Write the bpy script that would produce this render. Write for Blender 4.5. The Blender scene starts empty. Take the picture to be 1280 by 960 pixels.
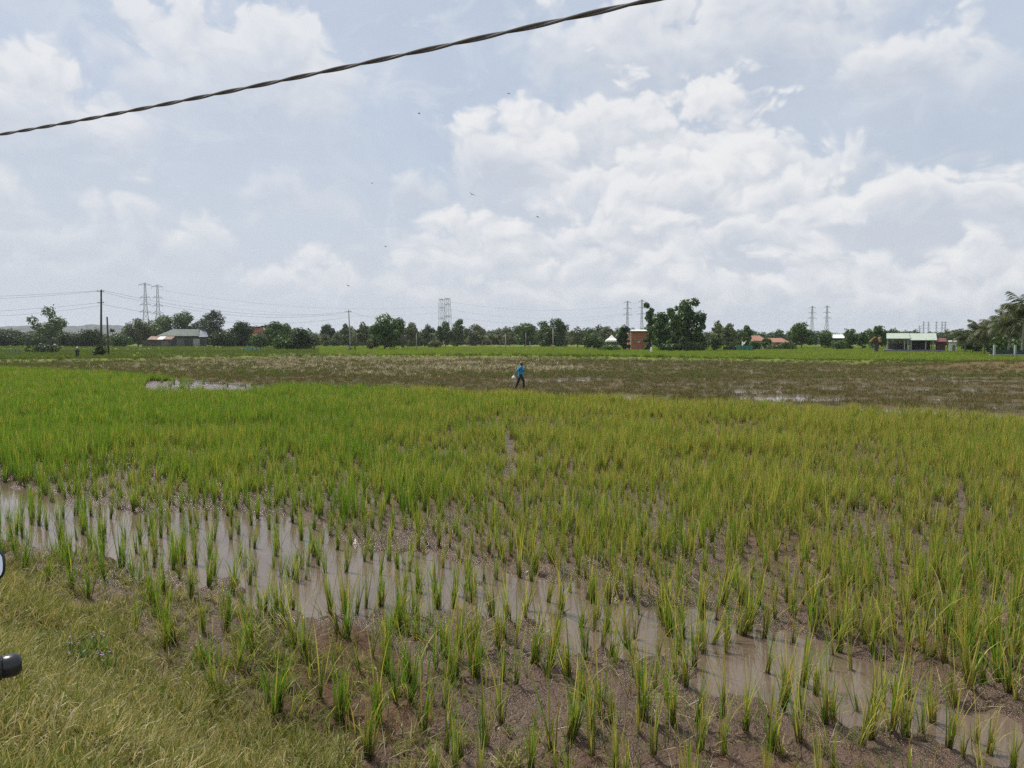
import bpy, math, random
import numpy as np
from mathutils import Vector, Matrix

# ------------------------------------------------------------------ camera, world, sun, exposure
SC = bpy.context.scene
COL = SC.collection
R = math.radians
F_PX, HOR, CAM_H = 967.0, 425.0, 3.0
PITCH = math.atan((480 - HOR) / F_PX)
cam_d = bpy.data.cameras.new('camera')
cam = bpy.data.objects.new('camera', cam_d)
COL.objects.link(cam)
cam_d.sensor_width = 36.0
cam_d.lens = F_PX / 1280 * 36
cam_d.clip_start = 0.05
cam_d.clip_end = 12000
cam.location = (0, 0, CAM_H)
cam.rotation_euler = (math.pi / 2 - PITCH, 0, 0)
SC.camera = cam

SUN_EL, SUN_AZ = 60.0, -52.0          # azimuth measured from straight ahead, + to the right
SKY_STRENGTH = 0.10
SC.view_settings.view_transform = 'Standard'
SC.view_settings.look = 'None'
SC.view_settings.exposure = 0.0
SC.view_settings.gamma = 1.0
SC.view_settings.use_curve_mapping = False
SC.render.engine = 'CYCLES'
SC.cycles.use_denoising = False
SC.cycles.max_bounces = 6
SC.cycles.diffuse_bounces = 3
SC.cycles.glossy_bounces = 3
SC.cycles.transmission_bounces = 4
SC.cycles.transparent_max_bounces = 8
SC.cycles.volume_bounces = 0
SC.cycles.sample_clamp_indirect = 4.0
SC.cycles.use_adaptive_sampling = True
SC.cycles.adaptive_threshold = 0.02

sun_d = bpy.data.lights.new('sun', 'SUN')
sun_d.energy = 4.8
sun_d.angle = R(0.6)
sun_d.color = (1.0, 0.955, 0.88)
sun = bpy.data.objects.new('sun', sun_d)
COL.objects.link(sun)
sdir = Vector((math.sin(R(SUN_AZ)) * math.cos(R(SUN_EL)), math.cos(R(SUN_AZ)) * math.cos(R(SUN_EL)), math.sin(R(SUN_EL))))
sun.rotation_euler = (-sdir).to_track_quat('-Z', 'Y').to_euler()
sun.location = sdir * 60


def ray(px, py):
    F = Vector((0, math.cos(PITCH), -math.sin(PITCH)))
    U = Vector((0, math.sin(PITCH), math.cos(PITCH)))
    return F + Vector((1, 0, 0)) * ((px - 640) / F_PX) + U * ((480 - py) / F_PX)


def G(px, py, z=0.0):
    d = ray(px, py)
    t = (z - CAM_H) / d.z
    return Vector((d.x * t, d.y * t, z))


def atY(px, py, Y):
    d = ray(px, py)
    t = Y / d.y
    return Vector((d.x * t, Y, CAM_H + d.z * t))


# ------------------------------------------------------------------ node helpers
class NB:
    def __init__(s, tree):
        s.t = tree
        s.n = tree.nodes
        s.l = tree.links

    def new(s, typ, **kw):
        n = s.n.new(typ)
        for k, v in kw.items():
            setattr(n, k, v)
        return n

    def put(s, sock, v):
        if isinstance(v, (int, float)):
            sock.default_value = v
        elif isinstance(v, (tuple, list)):
            v = tuple(v)
            if len(sock.default_value) == 4 and len(v) == 3:
                v = v + (1,)
            sock.default_value = v
        else:
            s.l.new(v, sock)

    def m(s, op, a, b=None, c=None, clamp=False):
        n = s.n.new('ShaderNodeMath')
        n.operation = op
        n.use_clamp = clamp
        s.put(n.inputs[0], a)
        if b is not None:
            s.put(n.inputs[1], b)
        if c is not None:
            s.put(n.inputs[2], c)
        return n.outputs[0]

    def v(s, op, a, b=None, out=0):
        n = s.n.new('ShaderNodeVectorMath')
        n.operation = op
        s.put(n.inputs[0], a)
        if b is not None:
            s.put(n.inputs['Scale'] if op == 'SCALE' else n.inputs[1], b)
        return n.outputs['Value'] if out == 'v' else n.outputs[0]

    def mix(s, f, a, b, blend='MIX'):
        n = s.n.new('ShaderNodeMix')
        n.data_type = 'RGBA'
        n.blend_type = blend
        s.put(n.inputs['Factor'], f)
        s.put(n.inputs[6], a)
        s.put(n.inputs[7], b)
        return n.outputs[2]

    def ss(s, x, lo, hi, a=0.0, b=1.0):
        n = s.n.new('ShaderNodeMapRange')
        n.interpolation_type = 'SMOOTHSTEP'
        s.put(n.inputs['Value'], x)
        for k, v in (('From Min', lo), ('From Max', hi), ('To Min', a), ('To Max', b)):
            s.put(n.inputs[k], v)
        return n.outputs[0]

    def noise(s, vec, scale, detail=3, rough=0.55, dist=0.0, dim='3D'):
        n = s.n.new('ShaderNodeTexNoise')
        n.noise_dimensions = dim
        if vec is not None:
            s.l.new(vec, n.inputs['Vector'])
        n.inputs['Scale'].default_value = scale
        n.inputs['Detail'].default_value = detail
        n.inputs['Roughness'].default_value = rough
        n.inputs['Distortion'].default_value = dist
        return n.outputs[0]

    def voro(s, vec, scale, detail=0.0, rough=0.5, dim='3D', feat='F1', smooth=None):
        n = s.n.new('ShaderNodeTexVoronoi')
        n.voronoi_dimensions = dim
        n.feature = feat
        if vec is not None:
            s.l.new(vec, n.inputs['Vector'])
        n.inputs['Scale'].default_value = scale
        if 'Detail' in n.inputs:
            n.inputs['Detail'].default_value = detail
            n.inputs['Roughness'].default_value = rough
        if smooth is not None and 'Smoothness' in n.inputs:
            n.inputs['Smoothness'].default_value = smooth
        return n.outputs['Distance']


# ------------------------------------------------------------------ sky
world = bpy.data.worlds.new('World')
SC.world = world
world.use_nodes = True
nb = NB(world.node_tree)
nb.n.clear()
wout = nb.new('ShaderNodeOutputWorld')
bg = nb.new('ShaderNodeBackground')
bg.inputs['Strength'].default_value = SKY_STRENGTH
nb.l.new(bg.outputs[0], wout.inputs['Surface'])
sky = nb.new('ShaderNodeTexSky')
sky.sky_type = 'NISHITA'
sky.sun_disc = False
sky.sun_elevation = R(SUN_EL)
sky.sun_rotation = R(SUN_AZ)
sky.air_density = 1.0
sky.dust_density = 2.5
sky.ozone_density = 1.0
tc = nb.new('ShaderNodeTexCoord')
dirv = tc.outputs['Generated']
sep = nb.new('ShaderNodeSeparateXYZ')
nb.l.new(dirv, sep.inputs[0])
az = nb.m('ARCTAN2', sep.outputs[0], sep.outputs[1])
el = nb.m('ARCSINE', sep.outputs[2])
comb = nb.new('ShaderNodeCombineXYZ')
nb.l.new(nb.m('MULTIPLY', az, 1.0), comb.inputs[0])
nb.l.new(nb.m('MULTIPLY', el, 1.35), comb.inputs[1])
P2 = comb.outputs[0]


def shifted(vec, dx, dy):
    return nb.v('ADD', vec, (dx, dy, 0))


warp = nb.new('ShaderNodeTexNoise')
warp.noise_dimensions = '2D'
warp.inputs['Scale'].default_value = 9
warp.inputs['Detail'].default_value = 4
nb.l.new(P2, warp.inputs['Vector'])
P2w = nb.v('ADD', P2, nb.v('SCALE', nb.v('SUBTRACT', warp.outputs['Color'], (0.5, 0.5, 0.5)), 0.07))


def puff_field(vec):
    a = nb.voro(vec, 17, 2.6, 0.55, '2D', 'SMOOTH_F1', 0.25)
    b = nb.noise(vec, 8, 5, 0.55, 0.0, '2D')
    # round billows plus broad fbm, centred on 0
    return nb.m('ADD', nb.m('MULTIPLY', nb.m('SUBTRACT', 0.42, a), 0.9), nb.m('MULTIPLY', nb.m('SUBTRACT', b, 0.5), 1.9))


puff = puff_field(P2w)
puff_up = puff_field(shifted(P2w, -0.010, 0.022))
relief = nb.m('SUBTRACT', puff, puff_up)                      # >0 on the side turned to the sun
soft = nb.noise(shifted(P2, 3.1, 1.7), 4.5, 5, 0.6, 0.3, '2D')
wisp = nb.noise(shifted(P2, 7.3, 2.2), 11, 4.5, 0.58, 0.6, '2D')
k = 1.0 / SKY_STRENGTH
# clear air: the physical sky, whitened by a thin veil of high cloud
veil_c = tuple(c * k for c in (0.575, 0.650, 0.765))
col = nb.mix(nb.ss(soft, 0.25, 0.80, 0.70, 0.92), sky.outputs[0], veil_c)
# paler, greyer towards the horizon
col = nb.mix(nb.ss(el, 0.0, 0.26, 0.85, 0.0), col, tuple(c * k for c in (0.610, 0.655, 0.725)))
white = (0.860, 0.862, 0.870)
grey = (0.590, 0.632, 0.705)
# loose wisps everywhere
col = nb.mix(nb.m('MULTIPLY', nb.ss(wisp, 0.52, 0.74, 0.0, 0.42), nb.ss(el, 0.02, 0.12)), col, tuple(c * k for c in (0.73, 0.76, 0.81)))
# (x, y of the top, half width px, dome height px, fade px, noise amplitude px, opacity)
BANKS = [
    (300, -50, 150, 60, 120, 50, 0.75), (890, -60, 220, 40, 95, 40, 0.80), (1160, -6, 85, 45, 60, 34, 0.80),
    (30, 40, 115, 55, 80, 34, 0.80), (770, 66, 150, 50, 80, 44, 0.92), (650, 118, 88, 60, 74, 34, 0.95), (890, 92, 90, 50, 60, 40, 0.75),
    (965, 112, 108, 60, 70, 38, 0.97), (830, 150, 150, 44, 60, 40, 0.92), (900, 186, 190, 46, 56, 36, 0.92), (530, 196, 38, 34, 26, 20, 0.80),
    (342, 206, 52, 26, 24, 20, 0.45), (1150, 182, 120, 50, 66, 36, 0.95), (5, 190, 48, 36, 40, 24, 0.6),
    (140, 226, 110, 36, 40, 28, 0.55), (246, 238, 40, 40, 36, 24, 0.78), (590, 234, 84, 50, 52, 30, 0.95), (725, 230, 110, 44, 52, 34, 0.88),
    (925, 254, 125, 44, 46, 30, 0.88), (1275, 270, 90, 46, 48, 30, 0.85), (1085, 290, 150, 42, 42, 28, 0.85),
    (368, 296, 70, 44, 36, 22, 0.88), (590, 286, 110, 36, 44, 24, 0.72), (780, 294, 140, 38, 44, 26, 0.72), (960, 318, 180, 34, 36, 24, 0.66),
    (470, 336, 50, 26, 22, 14, 0.42), (120, 302, 90, 24, 30, 18, 0.30), (1190, 326, 140, 34, 32, 22, 0.66), (700, 342, 200, 28, 32, 18, 0.52),
]
for (bx, by, hw, dome, fade, amp, op) in BANKS:
    d = ray(bx, by).normalized()
    a0, e0 = math.atan2(d.x, d.y), math.asin(d.z)
    pw = 1.0 / F_PX
    q = nb.m('DIVIDE', nb.m('SUBTRACT', az, a0), hw * pw)
    q2 = nb.m('MULTIPLY', q, q)
    s = nb.m('SUBTRACT', e0, el)
    s = nb.m('SUBTRACT', s, nb.m('MULTIPLY', q2, dome * 0.62 * pw))
    s = nb.m('ADD', s, nb.m('MULTIPLY', nb.m('SUBTRACT', puff, 0.02), amp * 1.55 * pw))
    edge = nb.ss(s, -9 * pw, 22 * pw)
    sp = nb.m('DIVIDE', nb.m('MAXIMUM', s, 0.0), fade * pw)
    tail = nb.m('EXPONENT', nb.m('MULTIPLY', nb.m('MULTIPLY', sp, sp), -0.6))
    alpha = nb.m('MULTIPLY', nb.m('MULTIPLY', edge, tail), op)
    alpha = nb.m('MULTIPLY', alpha, nb.ss(nb.m('SUBTRACT', q2, nb.m('MULTIPLY', puff, 0.8)), 0.5, 1.7, 1.0, 0.0))
    lit = nb.m('ADD', nb.ss(sp, 0.10, 1.25, 0.96, 0.04), nb.m('MULTIPLY', relief, 0.8), clamp=True)
    cc = nb.mix(lit, tuple(c * k for c in grey), tuple(c * k for c in white))
    col = nb.mix(alpha, col, cc)
# the rest of the sky carries on with the same sort of scattered cumulus
n3 = nb.noise(dirv, 3.2, 7, 0.58, 0.2)
gen = nb.ss(n3, 0.47, 0.60, 0.0, 0.85)
inside_az = nb.ss(nb.m('ABSOLUTE', az), 0.60, 0.85)
inside_el = nb.ss(el, 0.42, 0.60)
outside = nb.m('MAXIMUM', inside_az, inside_el)
gcol = nb.mix(nb.ss(n3, 0.52, 0.72), tuple(c * k for c in white), tuple(c * k for c in (0.62, 0.65, 0.70)))
col = nb.mix(nb.m('MULTIPLY', gen, outside), col, gcol)
# below the horizon: never seen past the ground sheet
nb.l.new(col, bg.inputs['Color'])
world.cycles.sampling_method = 'MANUAL'
world.cycles.sample_map_resolution = 512

# ------------------------------------------------------------------ numpy noise
def _hash(ix, iy, seed):
    h = (ix.astype(np.int64) * 374761393 + iy.astype(np.int64) * 668265263 + seed * 1442695041) & 0xffffffff
    h = ((h ^ (h >> 13)) * 1274126177) & 0xffffffff
    h = (h ^ (h >> 16)) & 0xffffffff
    return h / 4294967295.0


def vnoise(x, y, seed=0):
    ix, iy = np.floor(x), np.floor(y)
    fx, fy = x - ix, y - iy
    fx, fy = fx * fx * (3 - 2 * fx), fy * fy * (3 - 2 * fy)
    a, b = _hash(ix, iy, seed), _hash(ix + 1, iy, seed)
    c, d = _hash(ix, iy + 1, seed), _hash(ix + 1, iy + 1, seed)
    return (a + (b - a) * fx) * (1 - fy) + (c + (d - c) * fx) * fy


def fbm(x, y, octv=4, seed=0, gain=0.5):
    s, a, n = 0.0, 1.0, 0.0
    for i in range(octv):
        s = s + a * vnoise(x * 2 ** i + 17.3 * i, y * 2 ** i - 9.1 * i, seed + i)
        n += a
        a *= gain
    return s / n


def voronoi(x, y, seed=0):
    ix, iy = np.floor(x), np.floor(y)
    best = np.full(x.shape, 9.0)
    for dx in (-1, 0, 1):
        for dy in (-1, 0, 1):
            cx, cy = ix + dx, iy + dy
            px, py = cx + _hash(cx, cy, seed), cy + _hash(cx, cy, seed + 7)
            best = np.minimum(best, (px - x) ** 2 + (py - y) ** 2)
    return np.sqrt(best)


def sstep(x, a, b):
    t = np.clip((x - a) / (b - a), 0, 1)
    return t * t * (3 - 2 * t)


def in_poly(x, y, poly):
    inside = np.zeros(x.shape, bool)
    n = len(poly)
    for i in range(n):
        x0, y0 = poly[i]
        x1, y1 = poly[(i + 1) % n]
        c = ((y0 > y) != (y1 > y)) & (x < (x1 - x0) * (y - y0) / ((y1 - y0) + 1e-12) + x0)
        inside ^= c
    return inside


def dist_poly(x, y, pts, closed=True):
    best = np.full(x.shape, 1e9)
    n = len(pts)
    for i in range(n if closed else n - 1):
        x0, y0 = pts[i]
        x1, y1 = pts[(i + 1) % n]
        dx, dy = x1 - x0, y1 - y0
        t = np.clip(((x - x0) * dx + (y - y0) * dy) / (dx * dx + dy * dy + 1e-12), 0, 1)
        best = np.minimum(best, (x - x0 - t * dx) ** 2 + (y - y0 - t * dy) ** 2)
    return np.sqrt(best)


def sdf(x, y, poly):                     # > 0 inside
    d = dist_poly(x, y, poly)
    return np.where(in_poly(x, y, poly), d, -d)


# ------------------------------------------------------------------ layout of the land (metres; the field lies at z = 0)
RN = np.array([0.63, 0.777])             # across the road, towards the field
def sval(x, y):
    return x * RN[0] + y * RN[1]


def gp(pts, z=0.0):
    return [tuple(G(px, py, z)[:2]) for px, py in pts]


PUDDLE = gp([(-150, 588), (0, 606), (70, 618), (130, 640), (210, 640), (300, 652), (380, 658), (450, 690), (540, 702), (620, 716), (720, 738),
             (800, 762), (900, 772), (960, 792), (1050, 822), (1130, 852), (1200, 874), (1300, 905), (1500, 960), (1500, 1060), (1300, 975),
             (1200, 945), (1130, 922), (1060, 893), (980, 872), (920, 852), (850, 826), (760, 803), (680, 783), (600, 776), (520, 786),
             (450, 772), (380, 768), (300, 748), (220, 733), (150, 713), (80, 690), (0, 686), (-150, 660)])
RICE_EDGE_PX = [(-260, 452), (0, 457), (130, 463), (250, 471), (350, 478), (450, 481), (640, 488), (860, 497), (1000, 503), (1130, 509), (1250, 513), (1500, 522)]
RICE_EDGE = gp(RICE_EDGE_PX, 0.46)
DIKE_PX = [(-300, 456), (0, 454.5), (150, 452.5), (270, 450), (430, 448), (640, 448.5), (760, 450), (900, 452), (1100, 455), (1230, 459), (1500, 472)]
DIKE = gp(DIKE_PX)
POND = gp([(188, 478), (240, 476), (300, 481), (345, 487), (330, 492), (300, 494), (220, 496), (185, 492)])
# closed zones
RICE_POLY = RICE_EDGE + [(60, -25), (-60, 30), (-140, 100)]
STUB_POLY = RICE_EDGE + DIKE[::-1]
GREEN_FAR = DIKE + gp([(1500, 440), (1230, 438), (1100, 436.6), (900, 436.4), (700, 437.2), (560, 438), (430, 439.2), (200, 440), (0, 441), (-300, 441)])
YELLOW_FAR = gp([(520, 437.4), (700, 436.8), (760, 436), (740, 432), (600, 431.6), (520, 432.5)])


def masks(x, y):
    jx = x + (fbm(x * 0.9, y * 0.9, 3, 11) - 0.5) * 1.0 * np.clip(y / 30, 0.5, 6)
    jy = y + (fbm(x * 0.9, y * 0.9, 3, 29) - 0.5) * 1.2 * np.clip(y / 30, 0.5, 6)
    return jx, jy


def land(x, y):
    """height and surface masks at ground points"""
    s = sval(x, y)
    r = np.hypot(x, y)
    n_lo = fbm(x * 0.5, y * 0.5, 4, 3)
    toe = 3.5 + (fbm(x * 0.8, y * 0.8, 3, 5) - 0.5) * 1.0
    verge = 1 - sstep(s, 0.2, toe)
    vmask = 1 - sstep(s, toe - 0.55, toe + 0.15)
    jx = x + (fbm(x * 1.6, y * 1.6, 3, 21) - 0.5) * 0.8
    jy = y + (fbm(x * 1.6, y * 1.6, 3, 23) - 0.5) * 0.8
    near = r < 45
    pud = np.full(x.shape, -5.0)
    pud[near] = sdf(jx[near], jy[near], PUDDLE)
    kx, ky = masks(x, y)
    rice = sdf(kx, ky, RICE_POLY)
    stub = in_poly(kx, ky, STUB_POLY)
    pond = sdf(kx, ky, POND)
    green = in_poly(x + (kx - x) * 0.3, y + (ky - y) * 0.3, GREEN_FAR)
    yel = in_poly(x, y, YELLOW_FAR)
    dike = np.exp(-(dist_poly(x, y + (fbm(x * .05, y * .05, 2, 8) - .5) * 8, DIKE, False) / 2.2) ** 2)
    dike = np.where((x < 100), dike, dike)
    # standing water that fills the low places
    wetn = fbm(x * 0.55 + 4, y * 0.55, 4, 41)
    in_rice = rice > 0
    pud = pud + np.where(near, (fbm(x * 1.7, y * 1.7, 4, 141) - 0.5) * 1.5 + (fbm(x * 5.5, y * 5.5, 3, 143) - 0.5) * 0.55 + 0.16, 0)
    low = sstep(pud, -0.10, 0.22)
    spots = sstep(wetn, 0.545, 0.60) * np.where(in_rice, sstep(r, 26, 9), 0) * (1 - vmask) * sstep(s, 5.2, 6.5) * sstep(x, 1.5, -2.5)
    low = np.maximum(low, spots * 0.95)
    low = np.maximum(low, sstep(pond, -1.0, 0.6) * sstep(fbm(x * 0.5, y * 1.1, 3, 55), 0.60, 0.66))
    # stubble: wet strips along its near edge and to the right
    e = dist_poly(x, y, RICE_EDGE, False)
    band = np.exp(-((e - 2.5) / 3.0) ** 2)
    rightness = sstep(x / np.maximum(y, 1), 0.25, 0.55)
    wn2 = fbm(x * 0.32 + 9, y * 0.75, 4, 51)
    w_st = sstep(wn2 + band * 0.13 * sstep(x / np.maximum(y, 1), -0.05, 0.15) + 0.10 * rightness * (y < 75) + 0.03 * (y < 60) + 0.02 * rightness, 0.655, 0.70)
    low = np.where(stub, np.maximum(low, w_st), low)
    clod = 0.5 - voronoi(x * 9 + fbm(x * 6, y * 6, 2, 2), y * 9, 61)
    clod2 = 0.5 - voronoi(x * 19, y * 19 + fbm(x * 9, y * 9, 2, 3), 63)
    fine = np.where(r < 30, 1.0, 0.0)
    h = 0.038 + 0.035 * (n_lo - 0.5) + fine * (0.055 * clod + 0.032 * clod2) + 0.02 * (fbm(x * 3, y * 3, 3, 71) - 0.5)
    h = h + 0.035 * sstep(s, 6, 3.4) * (1 - vmask)
    h = np.where(stub, h + 0.06 * (fbm(x * 1.2, y * 1.2, 3, 77) - 0.45), h)
    h = h * (1 - low) + low * (-0.035 + 0.01 * (fbm(x * 5, y * 5, 2, 81) - 0.5))
    h = h + 0.45 * dike * (y > 60)
    # raised brown bank at the right-hand edge of the stubble
    bank = np.exp(-(((x - 47) / 7) ** 2 + ((y - 74) / 9) ** 2))
    h = h + 0.9 * bank
    h = h + 1.40 * verge + vmask * (0.05 * (fbm(x * 2.5, y * 2.5, 3, 91) - 0.5))
    far = sstep(r, 90, 130)
    h = h + far * 0.05
    return dict(h=h, verge=vmask, low=low, rice=rice, stub=stub, green=green, yel=yel, dike=dike * (y > 60), s=s, pud=pud, bank=bank, r=r)


# ------------------------------------------------------------------ mesh helpers
class MB:
    def __init__(s):
        s.v, s.f, s.t = [], [], []

    def quad(s, a, b, c, d):
        i = len(s.v)
        s.v += [tuple(a), tuple(b), tuple(c), tuple(d)]
        s.f.append((i, i + 1, i + 2, i + 3))

    def box(s, c, size, rot=None):
        x, y, z = (k / 2 for k in size)
        i = len(s.v)
        for p in ((-x, -y, -z), (x, -y, -z), (x, y, -z), (-x, y, -z), (-x, -y, z), (x, -y, z), (x, y, z), (-x, y, z)):
            p = Vector(p)
            if rot is not None:
                p = rot @ p
            s.v.append(tuple(p + Vector(c)))
        for f in ((0, 3, 2, 1), (4, 5, 6, 7), (0, 1, 5, 4), (1, 2, 6, 5), (2, 3, 7, 6), (3, 0, 4, 7)):
            s.f.append(tuple(i + k for k in f))
        return s

    def tube(s, pts, rad, n=8, cap=True):
        pts = [Vector(p) for p in pts]
        if not isinstance(rad, (list, tuple)):
            rad = [rad] * len(pts)
        i0 = len(s.v)
        prev = None
        for j, p in enumerate(pts):
            d = (pts[min(j + 1, len(pts) - 1)] - pts[max(j - 1, 0)])
            d = d.normalized() if d.length > 1e-9 else Vector((0, 0, 1))
            if prev is None:
                a = d.orthogonal().normalized()
            else:
                a = prev - d * prev.dot(d)
                a = a.normalized() if a.length > 1e-6 else d.orthogonal().normalized()
            prev = a
            b = d.cross(a)
            for q in range(n):
                t = 2 * math.pi * q / n
                s.v.append(tuple(p + (a * math.cos(t) + b * math.sin(t)) * rad[j]))
        for j in range(len(pts) - 1):
            for q in range(n):
                a0, a1 = i0 + j * n + q, i0 + j * n + (q + 1) % n
                s.f.append((a0, a1, a1 + n, a0 + n))
        if cap:
            s.f.append(tuple(i0 + q for q in range(n))[::-1])
            k2 = i0 + (len(pts) - 1) * n
            s.f.append(tuple(k2 + q for q in range(n)))
        return s

    def lathe(s, prof, n=16, origin=(0, 0, 0), axis='Z'):
        i0 = len(s.v)
        o = Vector(origin)
        for r_, z in prof:
            for q in range(n):
                t = 2 * math.pi * q / n
                a, b = r_ * math.cos(t), r_ * math.sin(t)
                p = {'Z': (a, b, z), 'X': (z, a, b), 'Y': (b, z, a)}[axis]
                s.v.append(tuple(o + Vector(p)))
        for j in range(len(prof) - 1):
            for q in range(n):
                a0, a1 = i0 + j * n + q, i0 + j * n + (q + 1) % n
                s.f.append((a0, a1, a1 + n, a0 + n))
        s.f.append(tuple(i0 + q for q in range(n))[::-1])
        k2 = i0 + (len(prof) - 1) * n
        s.f.append(tuple(k2 + q for q in range(n)))
        return s

    def ell(s, c, r, n=12, m=8, rot=None):
        prof = [(math.sin(math.pi * (j + 0.02) / (m + 0.04)), -math.cos(math.pi * (j + 0.02) / (m + 0.04))) for j in range(m + 1)]
        i0 = len(s.v)
        s.lathe(prof, n)
        for i in range(i0, len(s.v)):
            p = Vector((s.v[i][0] * r[0], s.v[i][1] * r[1], s.v[i][2] * r[2]))
            if rot is not None:
                p = rot @ p
            s.v[i] = tuple(p + Vector(c))
        return s

    def mesh(s, name, smooth=False):
        me = bpy.data.meshes.new(name)
        me.from_pydata(s.v, [], s.f)
        if smooth:
            me.polygons.foreach_set('use_smooth', [True] * len(me.polygons))
        me.update()
        return me

    def build(s, name, mat, parent=None, smooth=False, bevel=0):
        o = bpy.data.objects.new(name, s.mesh(name, smooth))
        COL.objects.link(o)
        o.data.materials.append(mat)
        o.parent = parent
        if bevel:
            b = o.modifiers.new('bevel', 'BEVEL')
            b.width = bevel
            b.segments = 2
            b.limit_method = 'ANGLE'
        return o


def tag(o, label=None, cat=None, group=None, kind=None):
    for k_, v_ in (('label', label), ('category', cat), ('group', group), ('kind', kind)):
        if v_:
            o[k_] = v_
    return o


def thing(name, label, cat, loc=(0, 0, 0), rz=0.0, group=None):
    o = bpy.data.objects.new(name, None)
    o.empty_display_size = 0.2
    COL.objects.link(o)
    o.location = loc
    o.rotation_euler = (0, 0, rz)
    return tag(o, label, cat, group)


def link_mesh(name, me, parent=None, mat=None):
    o = bpy.data.objects.new(name, me)
    COL.objects.link(o)
    o.parent = parent
    if mat is not None and not me.materials:
        me.materials.append(mat)
    return o


def np_mesh(name, V, Fq, attrs=None, smooth=False, tris=False):
    """fast mesh from numpy arrays; attrs: {name: per-vertex floats}"""
    me = bpy.data.meshes.new(name)
    n = 3 if tris else 4
    me.vertices.add(len(V))
    me.vertices.foreach_set('co', np.asarray(V, np.float32).ravel())
    me.loops.add(len(Fq) * n)
    me.loops.foreach_set('vertex_index', np.asarray(Fq, np.int32).ravel())
    me.polygons.add(len(Fq))
    me.polygons.foreach_set('loop_start', np.arange(0, len(Fq) * n, n, dtype=np.int32))
    me.update(calc_edges=True)
    if smooth:
        me.polygons.foreach_set('use_smooth', np.ones(len(Fq), bool))
    for k_, a in (attrs or {}).items():
        a = np.asarray(a, np.float32)
        if a.ndim == 1:
            at = me.attributes.new(k_, 'FLOAT', 'POINT')
            at.data.foreach_set('value', a)
        else:
            at = me.attributes.new(k_, 'FLOAT_COLOR', 'POINT')
            at.data.foreach_set('color', np.hstack([a, np.ones((len(a), 1), np.float32)]).ravel() if a.shape[1] == 3 else a.ravel())
    me.validate()
    return me


# ------------------------------------------------------------------ materials
def mat_new(name):
    m = bpy.data.materials.new(name)
    m.use_nodes = True
    n = NB(m.node_tree)
    n.n.clear()
    out = n.new('ShaderNodeOutputMaterial')
    return m, n, out


def plain(name, c1, c2=None, rough=0.6, scale=4.0, bump=0.0, metal=0.0, spec=0.5, bscale=None):
    m, n, out = mat_new(name)
    t = n.new('ShaderNodeTexCoord').outputs['Object']
    p = n.new('ShaderNodeBsdfPrincipled')
    c2 = c2 or tuple(k_ * 0.72 for k_ in c1)
    f = n.noise(t, scale, 5, 0.65)
    n.l.new(n.mix(n.ss(f, 0.3, 0.7), c1, c2), p.inputs['Base Color'])
    n.l.new(n.ss(f, 0.2, 0.8, rough * 0.85, min(1, rough * 1.15)), p.inputs['Roughness'])
    p.inputs['Metallic'].default_value = metal
    p.inputs['Specular IOR Level'].default_value = spec
    if bump:
        b = n.new('ShaderNodeBump')
        b.inputs['Strength'].default_value = bump
        b.inputs['Distance'].default_value = 0.02
        n.l.new(n.noise(t, bscale or scale * 4, 4), b.inputs['Height'])
        n.l.new(b.outputs[0], p.inputs['Normal'])
    n.l.new(p.outputs[0], out.inputs['Surface'])
    return m


def leafy(name, greens, dry=None, base=None, patch=None, trans=0.35, rough=0.55, rnd=0.5, spec=0.25):
    """plant material: per-leaf 'tint', height 'hgt' along the leaf, per-plant random, world-space patches of yellowing"""
    m, n, out = mat_new(name)
    at = n.new('ShaderNodeAttribute', attribute_name='tint').outputs['Fac']
    hg = n.new('ShaderNodeAttribute', attribute_name='hgt').outputs['Fac']
    oi = n.new('ShaderNodeObjectInfo').outputs['Random']
    pos = n.new('ShaderNodeNewGeometry').outputs['Position']
    c = n.mix(n.m('ADD', n.m('MULTIPLY', at, 1 - rnd), n.m('MULTIPLY', oi, rnd)), greens[0], greens[1])
    if dry:
        if patch:
            f = n.noise(pos, patch[0], 3, 0.6)
            sx = n.new('ShaderNodeSeparateXYZ')
            n.l.new(pos, sx.inputs[0])
            f = n.m('ADD', f, n.m('MULTIPLY', n.ss(sx.outputs[0], -14, 12), patch[3] if len(patch) > 3 else 0.0))
            lim = n.ss(f, patch[1], patch[2], 0.07, 0.46)
        else:
            lim = 0.22
        a2 = n.m('FRACT', n.m('ADD', n.m('MULTIPLY', at, 7.31), oi))
        w = n.ss(n.m('SUBTRACT', n.m('ADD', lim, n.m('MULTIPLY', hg, 0.18)), a2), -0.10, 0.12)
        c = n.mix(w, c, n.mix(n.m('FRACT', n.m('MULTIPLY', at, 13.7)), dry[0], dry[1]))
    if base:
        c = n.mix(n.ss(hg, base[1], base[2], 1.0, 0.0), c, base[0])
    p = n.new('ShaderNodeBsdfPrincipled')
    n.l.new(c, p.inputs['Base Color'])
    p.inputs['Roughness'].default_value = rough
    p.inputs['Specular IOR Level'].default_value = spec
    tr = n.new('ShaderNodeBsdfTranslucent')
    n.l.new(n.mix(1.0, c, (1.25, 1.2, 0.7), 'MULTIPLY'), tr.inputs['Color'])
    mx = n.new('ShaderNodeMixShader')
    mx.inputs[0].default_value = trans
    n.l.new(p.outputs[0], mx.inputs[1])
    n.l.new(tr.outputs[0], mx.inputs[2])
    n.l.new(mx.outputs[0], out.inputs['Surface'])
    return m


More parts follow.
